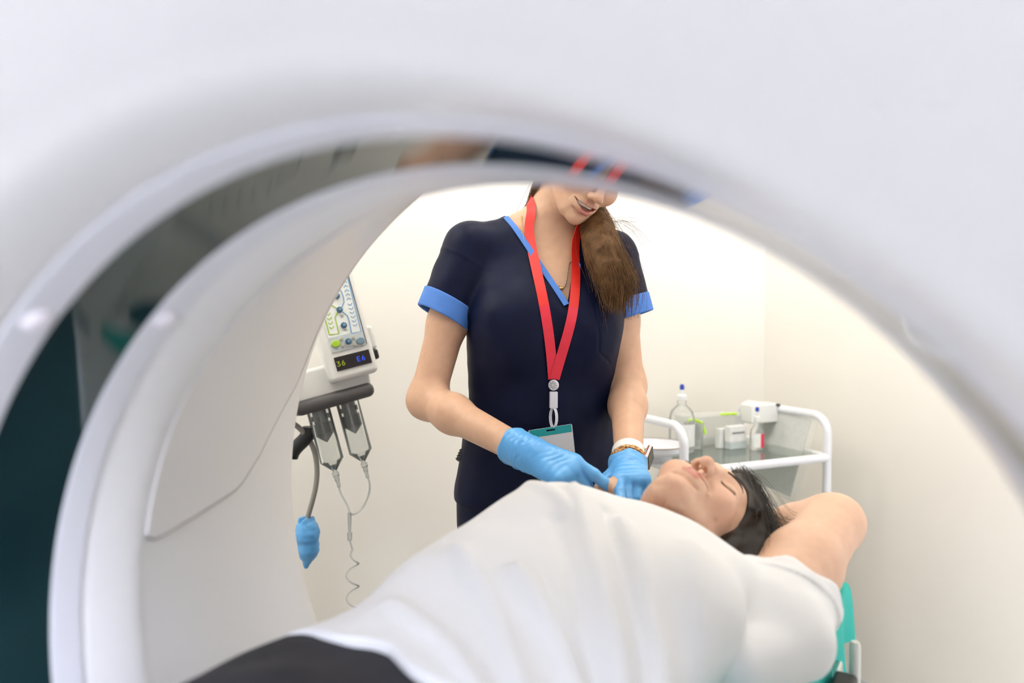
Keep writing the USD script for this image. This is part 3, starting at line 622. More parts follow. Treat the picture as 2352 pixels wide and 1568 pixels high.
def nurse_legs(q):
    A = NA(q); T = dense([(.80, .176, .112, 0, -.012), (.88, .186, .118, 0, -.012), (.98, .166, .105, 0, -.008), (1.0, .160, .100, 0, -.006)], 20); d = loft(q[:, 2], A[:, 0], A[:, 1], T, 2.2)
    for sg in (-1, 1): d = smin(d, chain(A, [(sg * .09, -.01, .80), (sg * .095, 0, .48), (sg * .10, -.01, .10)], [.092, .070, .062], .02), .03)
    return smax(d - .008 * (meshkit.fbm(q * 9, 3, 8) - .5), .075 - q[:, 2], .004)
lab(obj('trousers', sdf_mesh(nurse_legs, (-.62, .84, .03), (.02, 1.40, 1.03), .007), M_navy, nurse, smooth=True), 'navy scrub trousers')
for sg in (-1, 1):
    c = NW(sg * .10, .03, 0)
    m = sdf_mesh(lambda q: smax(smin(rc(NA(q), (sg * .10, -.05, .045), (sg * .105, .12, .030), .042, .034), rc(NA(q), (sg * .10, -.03, .05), (sg * .10, -.02, .11), .045, .05), .03), .003 - q[:, 2], .004), c - .22, c + .22, .006)
    obj('shoe', m, M_white, nurse, smooth=True)
# gloves
M_glove = noisy('nitrile_blue', (.105, .375, .76), (.135, .43, .80), 14, .36, specular_ior_level=.5, subsurface_weight=.08, subsurface_radius=(.3, .6, 1), subsurface_scale=.004)
def glove(H, el, cl):
    w, d, n, l = H['w'], H['d'], H['n'], H['l']; u = norm(w - el)
    def f(q):
        g = hand_sdf(q, H, .0022); c = w - u * cl
        g = smin(g, rc(q, w + d * .012, c, .0275, .0335), .016)
        x = q - w; t = x @ d; s = x @ l
        wr = np.sin(t * 520 + 60 * s + 9 * meshkit.noise(q * 60, 2)) * np.exp(-((t - .004) / .022) ** 2) * .0007 + np.sin(t * 520 - 200 * s + 9 * meshkit.noise(q * 40, 5)) * np.exp(-((t - .060) / .022) ** 2) * .00045
        g = g - wr - .0010 * (meshkit.noise(q * 90, 7) - .5)
        e = (q - c) @ u; g = np.where(e < .006, g - .0012, g)
        return smax(g, -(e + .0025 * np.sin(5 * np.arctan2((q - c) @ n, (q - c) @ l))), .002)
    m = sdf_mesh(f, w - .11, w + .21, .0021) if False else sdf_mesh(f, np.minimum(w - u * .07, w + d * .2) - .075, np.maximum(w - u * .07, w + d * .2) + .075, .0021)
    return lab(obj('glove', m, M_glove, nurse, smooth=True), 'light blue nitrile glove')
glove(HANDR, ELR, .032); glove(HANDL, ELL, -.006)
# face details, hair
def tooth_row():
    ms = []
    for k in range(-4, 5):
        a = k * .19; x, y = .0270 * math.sin(a), .0590 + .0270 * math.cos(a); wd = (.0078 if abs(k) == 0 else .0066)
        ms.append(place(rbox(.0060, .003, .0085, .0012), Rotation.from_rotvec([0, 0, -a]).as_matrix(), (x, y, -.0655 - .0005 * abs(k))))
    return cat(ms)
m = tooth_row(); m.vertices = m.vertices @ NH.T + NT0; obj('teeth', m, M_teeth, nurse, smooth=True)
for sg in (-1, 1):
    brow(nurse, NH, NT0, sg, M_hairN, (SMILE, False, 1., .25)); lash(nurse, NH, NT0, sg, M_lash, (SMILE, False, 1., .25))
PONY = [np_((-.02, -.10, .015)), np.array((-0.1999, 1.1640, 1.5101)), np.array((-0.1678, 1.1099, 1.4451)), np.array((-0.1424, 1.0695, 1.3859)), np.array((-0.1206, 1.0550, 1.3402)), np.array((-0.1161, 1.0521, 1.2996))]
PS = spline(PONY, 12)
def nurse_hair(q):
    x = (q - nT) @ nR; d = ell(x, (0, -.018, .036), (.0785, .096, .083))
    keep = x[:, 1] - (.050 - .45 * np.maximum(.03 - x[:, 2], 0) - .25 * np.maximum(x[:, 2] - .03, 0)); d = smax(d, np.minimum(keep, .085 - x[:, 2]), .008)
    d = smax(d, -.058 - x[:, 2] - .3 * (x[:, 1] + .02), .01)
    d = smin(d, ell(x, (0, -.095, .01), (.03, .03, .03)), .02)
    d = smin(d, chain(q, PS, [.018, .018, .019, .022, .026, .031, .035, .037, .036, .033, .026, .010], .01), .015)
    d = smin(d, rc(q, np_((.055, -.05, -.03)), np.array((-0.3267, 1.1134, 1.5197)), .016, .004), .012)
    return d - .005 * (meshkit.noise(np.stack([x[:, 0] * 140, x[:, 1] * 110, x[:, 2] * 18], 1), 4) - .5)
nh = lab(obj('hair', sdf_mesh(nurse_hair, (-.36, .82, 1.25), (.02, 1.30, 1.76), .003), M_hairN, nurse, smooth=True), 'brown hair tied in a ponytail over the shoulder')
off = [np.zeros(3), DR * .030, -DR * .028, DF * -.022, DR * .018 - DF * .016]
strands('hair_strands', nh, M_hairN, [PONY[1:-1] + [PONY[-1] + o * 1.0] if False else [p + o * t for p, t in zip(PONY, (.3, .4, .8, 1.1, 1.15, .75))] for o in off], 3000, .004, .013, .00045, 5, .006, .005)
strands('hair_strands', nh, M_hairN, [[np_((.055, -.02, .01)), np.array((-0.3010, 1.0927, 1.5571)), np.array((-0.3181, 1.1065, 1.5324)), np.array((-0.3355, 1.1093, 1.5044))], [np_((.05, -.06, -.02)), np.array((-0.3130, 1.1094, 1.5563)), np.array((-0.3241, 1.1146, 1.5246)), np.array((-0.3282, 1.1118, 1.4909))]], 120, .003, .006, .0006, 6)
strands('hair_strands', nh, M_hairN, [[np.array((-0.1645, 1.1115, 1.4543)), np.array((-0.1196, 1.1192, 1.4667)), np.array((-0.0852, 1.1319, 1.4347)), np.array((-0.0694, 1.1369, 1.3980))], [np.array((-0.1645, 1.1115, 1.4543)), np.array((-0.1367, 1.1127, 1.4759)), np.array((-0.1113, 1.1231, 1.4805)), np.array((-0.1011, 1.1274, 1.4878))]], 16, .003, .010, .0004, 8, .006)

# ---------------------------------------------------------------- lanyard with badge, necklaces, watch, bracelet
M_red = noisy('red_ribbon', (.70, .018, .010), (.76, .024, .014), 50, .45, bump=.1, bscale=600, dist=.0004)
lan = thing('lanyard', 'red ribbon lanyard hanging round the neck with a white and teal name badge', 'lanyard')
lp = smooth_line(snapline([(-0.3021, 1.0577, 1.4958), (-0.2947, 1.0379, 1.4608), (-0.2793, 1.0198, 1.3863), (-0.2599, 1.0027, 1.2918), (-0.2457, 1.0055, 1.2078), (-0.2359, 1.0072, 1.1459)], 30, .004), 4)
rp = smooth_line(snapline([(-0.1921, 1.0679, 1.4504), (-0.1944, 1.0540, 1.3863), (-0.2039, 1.0368, 1.3142), (-0.2172, 1.0175, 1.2255), (-0.2334, 1.0082, 1.1459)], 26, .006), 4)
NB0, NB1 = NW(.0, -.025, 1.455), np_((0, -.030, -.045))
def neck_pt(ang, z):                          # on the skin of the neck, ang 0 = front, + = the nurse's left
    c = NB0 + (NB1 - NB0) * (z - NB0[2]) / (NB1[2] - NB0[2]); d = np.array([*(NF * math.cos(ang) + NL * math.sin(ang)), 0]); rr = np.linspace(.11, .03, 160); P = (c + rr[:, None] * d).astype(np.float32); k = int(np.argmax(skin_cloth(P) < .0020)); return c + d * (rr[k] + .003)
back = [neck_pt(math.radians(a), z) for a, z in ((62, 1.500), (95, 1.522), (130, 1.535), (180, 1.540), (230, 1.538), (265, 1.528), (295, 1.510))]
mid = spline([rp[2]] + back + [lp[2]], 40); ALL = smooth_line(np.concatenate([rp[2:][::-1], mid[1:-1], lp[2:]]), 3)
rad = ALL - NW(0, -.03, 0); rad[:, 2] = 0; rad /= np.linalg.norm(rad, axis=1, keepdims=True); wgt = np.clip((ALL[:, 2:3] - 1.36) / .12, 0, 1); nr = rad * wgt + (1 - wgt) * (.45 * rad + np.array([*NF, .1]))
nr /= np.linalg.norm(nr, axis=1, keepdims=True)
nr = smooth_line(nr, 3); zc = (-0.2542, 1.0052, 1.2962)[2]; cuts = np.flatnonzero(np.diff((ALL[:, 2] > zc).astype(int)))
M_pink = noisy('crimson_ribbon', (.72, .020, .045), (.78, .026, .055), 50, .45, bump=.1, bscale=600, dist=.0004)
i0, i1 = cuts[0] + 1, cuts[-1] + 1
obj('ribbon', ribbon(ALL[i0 - 1:i1 + 1], nr[i0 - 1:i1 + 1], .0205, .0014), M_red, lan, smooth=30)
for sl in (slice(0, i0), slice(i1, None)): lab(obj('ribbon_end', ribbon(ALL[sl], nr[sl], .0205, .0014), M_pink, lan, smooth=30), 'crimson lower end of the ribbon')
bx, bz = F3, np.array([0, 0, 1.0]); BA = frame(np.array([*NL, 0]), F3)      # columns: a, z(up), front
def hang(px, off=0.0): return np.array(px) + F3 * off
p_end = lp[-1]; q_disc = p_end + np.array([0, 0, -.012]) + F3 * .004
disc = lathe([(0, -.003), (.0095, -.003), (.011, -.002), (.011, .002), (.0095, .0035), (0, .0035)], 28); Rd = Rotation.from_euler('y', 55, degrees=True).as_matrix()
M_clip = mat('clip_white', (.72, .72, .78), .35)
RB = frame(np.array([*NL, 0.0]), F3)                                        # x = a, y = ?, z = front
obj('clip_disc', place(disc, RB @ Rotation.from_euler('y', -40, degrees=True).as_matrix(), q_disc), M_clip, lan)
for k in range(8):
    a = k * math.pi / 4; m = place(box(.0055, .0011, .001), Rotation.from_euler('z', k * 45, degrees=True).as_matrix(), (.0055 * math.cos(a), .0055 * math.sin(a), .0037)); obj('clip_spoke', place(m, RB @ Rotation.from_euler('y', -40, degrees=True).as_matrix(), q_disc), M_grey, lan)
q_blk = q_disc + np.array([0, 0, -.030]); obj('clip_block', place(rbox(.016, .034, .009, .0015), RB, q_blk), M_clip, lan)
q_lp = q_blk + np.array([0, 0, -.036]); tt = np.linspace(0, 2 * np.pi, 30); LP = q_lp + np.outer(np.sin(tt) * .0085, RB[:, 0] * .55 + F3 * .8) + np.outer(np.cos(tt) * .020, [0, 0, 1.0])
obj('strap_loop', ribbon(LP, np.outer(np.sin(tt), RB[:, 0] * .55 + F3 * .8) + np.outer(np.cos(tt), [0, 0, 1.0]), .0075, .0016), M_clip, lan, smooth=30)
TILT = RB @ Rotation.from_euler('z', 6.5, degrees=True).as_matrix(); q_card = q_lp + np.array([0, 0, -.050]) + F3 * .002 - RB[:, 0] * .004
from shapely import box as sbox
yl = np.sign((RB[:, 1])[2])
card = trimesh.creation.extrude_polygon(sbox(-.0435, -.029, .0435, .029).buffer(.0025).difference(sbox(-.009, .0235, .009, .027)), .0012, engine='earcut')
M_card = mat('badge_white', (.70, .71, .74), .25); M_teal = mat('badge_teal', (.010, .33, .34), .3)
obj('badge_card', place(card, TILT, q_card), M_card, lan, smooth=False)
obj('badge_header', place(trimesh.creation.extrude_polygon(sbox(-.0440, .0155, .0440, .0310).difference(sbox(-.009, .0235, .009, .027)), .0005, engine='earcut'), TILT, q_card + TILT[:, 2] * .0012), M_teal, lan, smooth=False)
def chain_thing(name, label, P, link, M_, gapn):
    t = thing(name, label, 'necklace' if 'neck' in name else 'bracelet'); ms = []
    for i in range(len(P) - 1):
        d = norm(P[i + 1] - P[i]); z = np.array([0.3, -.8, .5]) if i % 2 else np.array([.8, .3, .4]); m = trimesh.creation.torus(link, link * .32, 10, 6); m.apply_scale((1.5, 1, 1)); ms.append(place(m, frame(d, z - d * (z @ d)), (P[i] + P[i + 1]) / 2))
    return t, stuff(obj('chain_links', cat(ms), M_, t, smooth=True))
cp = smooth_line(snapline([(-0.3165, 1.0517, 1.4894), (-0.3136, 1.0415, 1.4713), (-0.3081, 1.0322, 1.4517), (-0.3000, 1.0238, 1.4269)], 30, .0012), 2)
t, o = chain_thing('necklace', 'thin gold chain beside the red ribbon at the side of the neck', cp, .0013, M_gold, 1)
pp = smooth_line(snapline([(-0.1994, 1.0520, 1.3863), (-0.2085, 1.0362, 1.3499), (-0.2183, 1.0262, 1.3300), (-0.2250, 1.0237, 1.3362)], 24, .0014), 2)
t, o = chain_thing('necklace', 'fine chain with small gold pendant bead at the bottom of the v-neck', pp, .0011, M_dgrey, 1)
obj('pendant', place(lathe([(0, -.005), (.003, -.004), (.003, .004), (0, .005)], 16), frame([0, 0, 1], np.array([*NL, 0])), snap(*NA(np.array((-0.2208, 1.0252, 1.3309)))[[0, 2]], .003)), M_gold, t, smooth=True)
ax = norm(WRL - ELL); wc = WRL - ax * .016; RW = frame(DR, ax)
def wristring(r0, r1, h, z0): return place(lathe([(r0, z0 - h / 2), (r1, z0 - h / 2 + .001), (r1 + .0004, z0), (r1, z0 + h / 2 - .001), (r0, z0 + h / 2), (r0, z0 - h / 2)], 56), RW, wc)
wt = thing('wristwatch', 'wristwatch with broad white strap and rose metal case above the glove', 'watch')
lab(obj('strap', wristring(.0285, .0315, .021, -.003), M_white, wt), 'white rubber strap')
cc = wc + RW[:, 0] * .0355 - DF * .006; RC = frame(ax, RW[:, 0] - .35 * DF)
M_rose = mat('rose_metal', (.75, .50, .46), .25, metallic=.9)
obj('case', place(rbox(.040, .034, .0095, .004), RC, cc), M_rose, wt); obj('glass', place(rbox(.036, .030, .003, .0015), RC, cc + RC[:, 2] * .0042), mat('watch_glass', (.01, .01, .012), .06), wt)
obj('crown', place(lathe([(0, 0), (.003, 0), (.003, .0025), (0, .0025)], 16), frame(RC[:, 0], RC[:, 1]), cc + RC[:, 1] * .0165), M_rose, wt)
ang = np.linspace(0, 2 * np.pi, 40); bc = wc + ax * .014; BP = bc + np.outer(np.cos(ang), RW[:, 0]) * .0312 + np.outer(np.sin(ang), RW[:, 1]) * .0312
t, o = chain_thing('bracelet', 'chunky gold curb chain bracelet between the watch strap and the glove', BP, .0036, mat('rose_gold', (.80, .45, .20), .22, metallic=1.0), 1)

# ---------------------------------------------------------------- teal sheet on the couch
M_sheet = noisy('teal_sheet', (.015, .42, .36), (.02, .48, .41), 12, .75, bump=.2, bscale=120, dist=.0015)
ns, nv = 90, 120
S_, V_ = np.meshgrid(np.linspace(.10, .80, ns), np.linspace(0, 1, nv), indexing='ij')
arc = -.245 + V_ * .555                       # across the couch, then down over its left edge
edge = .208; flat = np.minimum(arc, edge); drop = np.maximum(arc - edge, 0); drop = drop * np.clip(.95 + .15 * np.sin(S_ * 31) + .25 * (S_ - .5), .5, 1.3)
vv = flat + np.where(drop > 0, .006 * (1 - np.exp(-drop / .01)) + .007 * np.sin(S_ * 55 + 2) * drop / .08, 0)
zz = .8235 - drop + .0015 * np.sin(S_ * 70 + V_ * 30)
Pm = np.stack([vv, S_, zz], -1); nrmv = np.zeros_like(Pm); nrmv[..., 2] = 1; nrmv[drop > 0] = (1, 0, 0)
sh_top = grid_mesh(Pm); sh = trimesh.Trimesh(np.vstack([sh_top.vertices, (Pm - nrmv * .0016).reshape(-1, 3)]), np.vstack([sh_top.faces, sh_top.faces[:, ::-1] + len(sh_top.vertices)]), process=False)
tag(obj('sheet', toworld(sh), M_sheet, None, smooth=True), 'teal disposable sheet hanging over the near edge of the couch', 'sheet')
pad = lambda q: smax(rc(q, hp((-.05, -.075, .0)), hp((.05, -.075, .0)), .05, .05), .0)
tag(obj('head_cushion', tput(rbox(.20, .17, .045, .015), .0, .60, .849), M_grey, None), 'grey foam cushion under the hair of the lying person', 'cushion')

# ---------------------------------------------------------------- contrast injector on its stand
IU = norm(DU * math.cos(.265) - DR * math.sin(.265)); IN = norm(-DF * .90 + DR * .42); IN = norm(IN - IU * (IN @ IU)); IR = np.cross(IU, IN); RI = np.stack([IR, IU, IN], 1)
IO = np.array((-0.7428, 1.0416, 1.1706))              # middle of the small display
def ip(x, y, z=0.0): return IO + RI @ np.array([x, y, z])
def iput(m, x, y, z=0.0, rz=0.0):
    return place(m, RI @ Rotation.from_euler('z', rz, degrees=True).as_matrix(), ip(x, y, z))
inj = thing('contrast_injector', 'white tilted injector head with buttons and small dark display on the left', 'injector')
M_ivory = mat('injector_white', (.76, .755, .715), .35); M_panel = mat('panel_white', (.78, .80, .76), .4); M_lime = mat('lime', (.36, .56, .03), .4); M_lblu = mat('panel_blue', (.15, .35, .60), .4)
M_dblu = mat('button_blue', (.030, .11, .21), .35); M_gblu = mat('button_grey_blue', (.17, .27, .32), .4); M_lgrey = mat('panel_grey', (.50, .55, .55), .45); M_beige = mat('button_beige', (.42, .39, .31), .5); M_text = mat('print_grey', (.25, .25, .25), .6)
XC = -.004; KX = 1.1                          # centre line of the head
obj('shell', iput(rbox(.118, .270, .075, .013), XC, .094, -.0385), M_ivory, inj, smooth=30)
obj('lower_body', iput(rbox(.185, .075, .100, .010), XC - .052, -.030, -.085), M_ivory, inj, smooth=30)
obj('collar', iput(rbox(.190, .034, .122, .015), XC - .055, -.077, -.075), M_dgrey, inj, smooth=30)
obj('keypad', iput(rbox(.082, .185, .002, .0008), XC + .002, .124, .0), M_panel, inj)
obj('keypad_lower', iput(rbox(.080, .036, .0012, .0005), XC + .002, .046, .0012), M_lgrey, inj)
obj('keypad_edge', iput(box(.0014, .188, .0016), XC + .0455, .124, .0004), M_dgrey, inj, smooth=False)
disp = iput(rbox(.084, .033, .003, .001), .0, .0, .0004); lab(obj('display', disp, mat('display_dark', (.022, .018, .020), .15), inj), 'dark display with lit digits')
M_dy = emit('digit_yellow', (.55, .62, .04), .8); M_db = emit('digit_blue', (.05, .12, .95), 1.3)
for txt, x, M_ in (('3', -.0400, M_dy), ('6', -.0290, M_dy), ('E', .0080, M_db), ('6', .0190, M_db)):
    obj('digit', iput(meshkit.text_mesh(txt, .0115, .0004), x, -.0060, .0021), M_, inj, smooth=False)
def line(pts, w, M_, name, z=.0016):
    P = np.stack([ip(x * KX, y, z) for x, y in pts]); obj(name, ribbon(P, np.tile(RI[:, 2], (len(P), 1)), w, .0005), M_, inj, smooth=False)
line([(.002, .178), (.014, .165), (.0150, .150), (.0135, .138), (.006, .1275)], .0022, M_lblu, 'blue_line'); line([(.005, .117), (.0133, .104), (.0135, .090), (.0117, .0625)], .0022, M_lblu, 'blue_line')
line([(.0115, .0620), (.0325, .0605), (.0350, .212)], .0022, M_lblu, 'blue_line')
line([(-.034, .0712), (-.0145, .0688), (-.0135, .108), (-.0050, .1185)], .0026, M_lime, 'lime_line'); line([(-.034, .0710), (-.0345, .120)], .0026, M_lime, 'lime_line'); line([(-.005, .128), (-.016, .140), (-.024, .155)], .0022, M_lime, 'lime_line')
for k in range(11):
    y = .0780 + k * .0102 + (.006 if k > 5 else 0); c = .0240 + k * .0002; h = .0036 if k < 6 else -.0036
    line([(c - .0048, y + h), (c, y - h * .3), (c + .0048, y + h)], .0016, M_lblu, 'chevron')
for k in range(4): y = .0850 + k * .0108; line([(-.0300, y + .0036), (-.0255, y - .0012), (-.0205, y + .0036)], .0020, M_lime, 'chevron')
def button(x, y, r, M_, ring=True, sx=1.0, h=.005):
    m = lathe([(0, 0), (r, 0), (r, h * .6), (r * .86, h), (0, h * 1.05)], 28); m.apply_scale((sx, 1, 1)); x = x * KX; b = obj('button', iput(m, x, y, .0012), M_, inj)
    if ring: obj('button_cap', iput(lathe([(0, 0), (r * .52, 0), (r * .45, .0012), (0, .0014)], 20), x + .0008, y + .0004, .0012 + h * 1.0), M_gblu if M_ is M_dblu else M_, b)
button(.0, .1230, .0072, M_dblu); button(.0, .0850, .0072, M_dblu); button(.0005, .0455, .0072, M_dblu); button(.002, .156, .0072, M_dblu)
button(-.0265, .0470, .0082, M_lime, False, 1.28); button(.0255, .0400, .0082, M_gblu, False, 1.22)
for x, y in ((-.0122, .0545), (-.0125, .0385), (.0128, .0505), (.0118, .0345)): button(x, y, .0040, M_beige, False)
for x, y, w in ((.0010, .1090, .0075), (.0015, .1050, .0070), (.0010, .0735, .0080), (.0, .0325, .014), (.0255, .028, .006), (-.0265, .034, .006)): line([(x - w / 2, y), (x + w / 2, y)], .0016, M_text, 'print_line')
obj('bracket', iput(rbox(.045, .062, .06, .010), XC + .066, .048, -.105), M_ivory, inj, smooth=30); obj('bracket_clamp', iput(rbox(.040, .026, .055, .006), XC + .066, .004, -.105), M_black, inj)
pole = np.array([*np.array((-0.8433, 0.8877, 1.0104))[:2], 0]); obj('stand_pole', place(lathe([(0, .02), (.017, .02), (.017, 1.33), (0, 1.33)], 24), None, pole), M_white, inj)
obj('stand_arm', tube(np.stack([pole + [0, 0, 1.16], ip(XC - .10, -.03, -.10)]), .014, 14), M_white, inj)
for k in range(5):
    a = 2 * math.pi * k / 5 + .3; e = pole + np.array([.24 * math.cos(a), .24 * math.sin(a), .055]); obj('stand_leg', tube(np.stack([pole + [0, 0, .09], e]), [.018, .012], 12), M_white, inj)
    obj('caster', place(trimesh.creation.cylinder(.026, .02, sections=20), frame([0, 0, 1], [math.cos(a + 1.57), math.sin(a + 1.57), 0]), e - [0, 0, .028]), M_black, inj)
M_clear = pane('clear_plastic', (.965, .975, .97), 1.25, .03, .07, (.75, .78, .76))
TIPS = []
for x, gg in ((-.098, 'left'), (-.028, 'right')):
    if True:
        sx, sy, sz = x, -.088, -.060
        t = thing('syringe', 'clear syringe with black plunger under the injector, ' + ('nearer the scanner opening' if gg == 'left' else 'the right one of the pair'), 'syringe', 'syringes under the injector')
        def sp(m): return place(m, RI @ Rotation.from_euler('x', 90, degrees=True).as_matrix(), ip(sx, sy, sz))
        R_ = .0275; Lb = .128
        obj('barrel', sp(lathe([(R_ - .0012, 0), (R_, 0), (R_, Lb), (.0075, Lb + .022), (.0045, Lb + .026), (.0045, Lb + .034), (.0033, Lb + .034), (.0033, Lb + .026), (.0062, Lb + .022), (R_ - .0012, Lb), (R_ - .0012, 0)], 48)), M_clear, t)
        obj('flange', sp(lathe([(R_, .002), (R_ + .006, .002), (R_ + .006, .006), (R_, .006)], 40)), M_clear, t)
        obj('plunger_rod', sp(lathe([(0, .0), (.0165, 0), (.0165, .044), (0, .044)], 6)), M_dgrey, t, smooth=False)
        for k in range(4):
            a = k * math.pi / 2 + .4; obj('rod_tooth', sp(place(box(.007, .006, .012), Rotation.from_euler('z', a).as_matrix(), (.0190 * math.cos(a), .0190 * math.sin(a), .022 + .005 * (k % 2)))), M_black, t, smooth=False)
        lab(obj('plunger', sp(lathe([(0, .036), (R_ - .0016, .036), (R_ - .0016, .060), (0, .084)], 48)), M_black, t), 'black rubber plunger with pointed end')
        obj('tip_seal', sp(lathe([(0, Lb + .0115), (.0120, Lb + .0115), (.0062, Lb + .022), (0, Lb + .023)], 32)), mat('seal_dark_blue' + gg, (.012, .016, .040), .35), t)
        obj('luer_collar', sp(lathe([(.0045, Lb + .028), (.0075, Lb + .028), (.0075, Lb + .040), (.0045, Lb + .040)], 20)), M_clear, t)
        TIPS.append(ip(sx, sy - Lb - .036, sz))
M_tube = pane('tube_plastic', (.90, .91, .905), 1.4, .08, .30, (.62, .64, .63))
tb = thing('tubing', 'thin clear Y-shaped infusion tubing with a coiled end below the syringes', 'tubing')
YJ = np.array((-0.7458, 1.0271, 0.7965)); rt2 = DR
for i, T_ in enumerate(TIPS):
    dn = -IU
    obj('connector', tube(np.stack([T_, T_ + dn * .014, T_ + dn * .016, T_ + dn * .030]), [.0058, .0058, .0042, .0042], 14), M_tube, tb)
    Q = [T_ + dn * .028, T_ + dn * .048] + ([YJ * .5 + (T_ + dn * .03) * .5 + DR * .004] if i == 0 else [T_ + dn * .05 + np.array([0, 0, -.030]) - DR * .006, YJ * .66 + T_ * .34 + np.array([0, 0, -.030]) + DR * .004]) + [YJ + np.array([0, 0, .012])]
    obj('branch_tube', tube(spline(Q, 40), .0022, 10), M_tube, tb)
obj('junction', tube(np.stack([YJ + [0, 0, .015], YJ + [0, 0, -.012], YJ + [0, 0, -.030]]), [.0046, .0040, .0030], 12), M_tube, tb)
obj('connector', tube(np.stack([YJ + [0, 0, -.032], YJ + [0, 0, -.050]]), [.0058, .0052], 14), M_tube, tb)
tt = np.linspace(0, 1, 260); ang = tt * 2 * np.pi * 5.0 + 2.6; rr = .0145 * np.minimum(1, tt * 8)
H = YJ + np.array([0, 0, -.060]) + np.outer(np.cos(ang) * rr, DR) + np.outer(np.sin(ang) * rr, [DF[0], DF[1], 0]) + np.outer(tt * -.275 - .012, [0, 0, 1.0]) + DR * .006
obj('coiled_tube', tube(np.concatenate([[YJ + [0, 0, -.050]], H]), .0020, 8), M_tube, tb)
hs = thing('hose', 'grey curved hose hanging beside the syringes, its end in a blue cover', 'hose')
hq_ = spline([(-0.8556, 0.9164, 1.0445), (-0.8560, 0.9904, 1.0086), (-0.8461, 1.0249, 0.9568), (-0.8376, 1.0261, 0.8941), (-0.8456, 1.0208, 0.8367), (-0.8594, 1.0132, 0.7793), (-0.8628, 1.0104, 0.7375)], 40)
obj('hose_tube', tube(hq_, .0062, 14), M_grey, hs); obj('hose_grip', tube(spline([(-0.8895, 0.9960, 0.9379), (-0.8687, 1.0055, 0.9712), (-0.8535, 1.0123, 0.9898), (-0.8480, 1.0152, 1.0106)], 16), .017, 14), M_black, hs)
def cover(q):
    d = chain(q, [(-0.8594, 1.0132, 0.7793), (-0.8572, 1.0132, 0.7532), (-0.8547, 1.0128, 0.7145), (-0.8591, 1.0096, 0.6748)], [.022, .027, .024, .006], .01)
    return smax(d - .004 * (meshkit.fbm(q * 70, 3, 3) - .5) - .0004 * np.sin(q[:, 2] * 400), (q - np.array((-0.8595, 1.0134, 0.7866)))[:, 2] - .006 * np.sin(q[:, 0] * 300), .002)
c = np.array((-0.8568, 1.0124, 0.7271)); lab(obj('disposable_cover', sdf_mesh(cover, c - .09, c + .09, .003), M_glove, hs, smooth=True), 'crinkled blue disposable cover')

# ---------------------------------------------------------------- instrument trolley in the corner
TX = norm([.707, .707]); TXV = np.array([*TX, 0.]); TYV = np.array([-TX[1], TX[0], 0.]); TZ = .848
TC = np.array((0.3241, 1.9548, 0.8498)); TC[2] = 0   # front right corner post
RTR = np.stack([TXV, TYV, [0, 0, 1.0]], 1); LEN, DEP = .53, .38
def tp(x, y, z): return TC + TXV * (x - LEN) + TYV * y + np.array([0, 0, z])       # x 0..LEN from the left, y 0..DEP to the back
def trput(m, x, y, z, rz=0.0): return place(m, RTR @ Rotation.from_euler('z', rz, degrees=True).as_matrix(), tp(x, y, z))
trolley = thing('trolley', 'white tubular trolley with glass shelves in the room corner', 'trolley')
M_enam = mat('white_enamel', (.80, .81, .84), .28); M_shelf = pane('shelf_glass', (.86, .91, .88), 1.5, .01, .10, (.55, .62, .58))
rb_ = .0125
for nm, zt in (('upper', TZ), ('lower', .38)):
    for a, b in (((0, 0), (LEN, 0)), ((0, DEP), (LEN, DEP)), ((0, 0), (0, DEP)), ((LEN, 0), (LEN, DEP))):
        obj('shelf_rail', tube(np.stack([tp(*a, zt), tp(*b, zt)]), rb_, 14), M_enam, trolley)
    obj('glass_shelf', trput(rbox(LEN - .01, DEP - .01, .005, .001), LEN / 2, DEP / 2, zt + .006), M_shelf, trolley)
for x in (0, LEN):
    hh = [(x, .0, .08), (x, .0, TZ), (x, .0, TZ + .075), (x, .012, TZ + .105), (x, .045, TZ + .125), (x, DEP - .045, TZ + .125), (x, DEP - .012, TZ + .105), (x, DEP, TZ + .075), (x, DEP, TZ), (x, DEP, .08)]
    P_ = np.stack([tp(*h) for h in hh]); from_ = np.concatenate([np.linspace(P_[0], P_[2], 8), spline(P_[2:5], 10)[1:], np.linspace(P_[4], P_[5], 6)[1:], spline(P_[5:8], 10)[1:], np.linspace(P_[7], P_[9], 8)[1:]])
    obj('handle_frame', tube(from_, rb_, 14), M_enam, trolley)
    for y in (0, DEP):
        obj('caster_fork', trput(rbox(.026, .03, .05, .004), x, y, .062), M_steel, trolley); obj('caster_wheel', place(trimesh.creation.cylinder(.032, .018, sections=24), frame([0, 0, 1.], TYV), tp(x, y, .034)), M_dgrey, trolley)
ZT = TZ + .009
def lathe_at(name, prof, x, y, z, M_, parent, seg=40): return obj(name, trput(lathe(prof, seg), x, y, z), M_, parent)
M_bot = pane('bottle_glass', (.985, .99, .985), 1.18, .02, .14, (.86, .88, .86)); M_blue = mat('tip_blue', (.02, .06, .42), .35); M_label = noisy('paper_label', (.70, .70, .68), (.78, .78, .76), 60, .7); M_redl = mat('label_red', (.72, .03, .08), .6); M_neon = mat('neon_green', (.50, .80, .01), .45)
M_liquid = mat('liquid_clear', (.60, .66, .62), .05, transmission_weight=.8, ior=1.33)
def curved_label(R, a0, a1, z0, z1, off=.0006):
    a = np.linspace(a0, a1, 16); P_ = np.stack([np.stack([(R + off) * np.cos(a), (R + off) * np.sin(a), np.full(16, z)], -1) for z in (z0, z1)]); Q_ = P_ * np.array([(R + .0001) / (R + off)] * 2 + [1]); return grid_mesh(np.concatenate([P_, Q_[::-1]]), wrap_u=True)
b1 = thing('bottle', 'tall clear infusion bottle with blue tip and white label on the trolley', 'bottle')
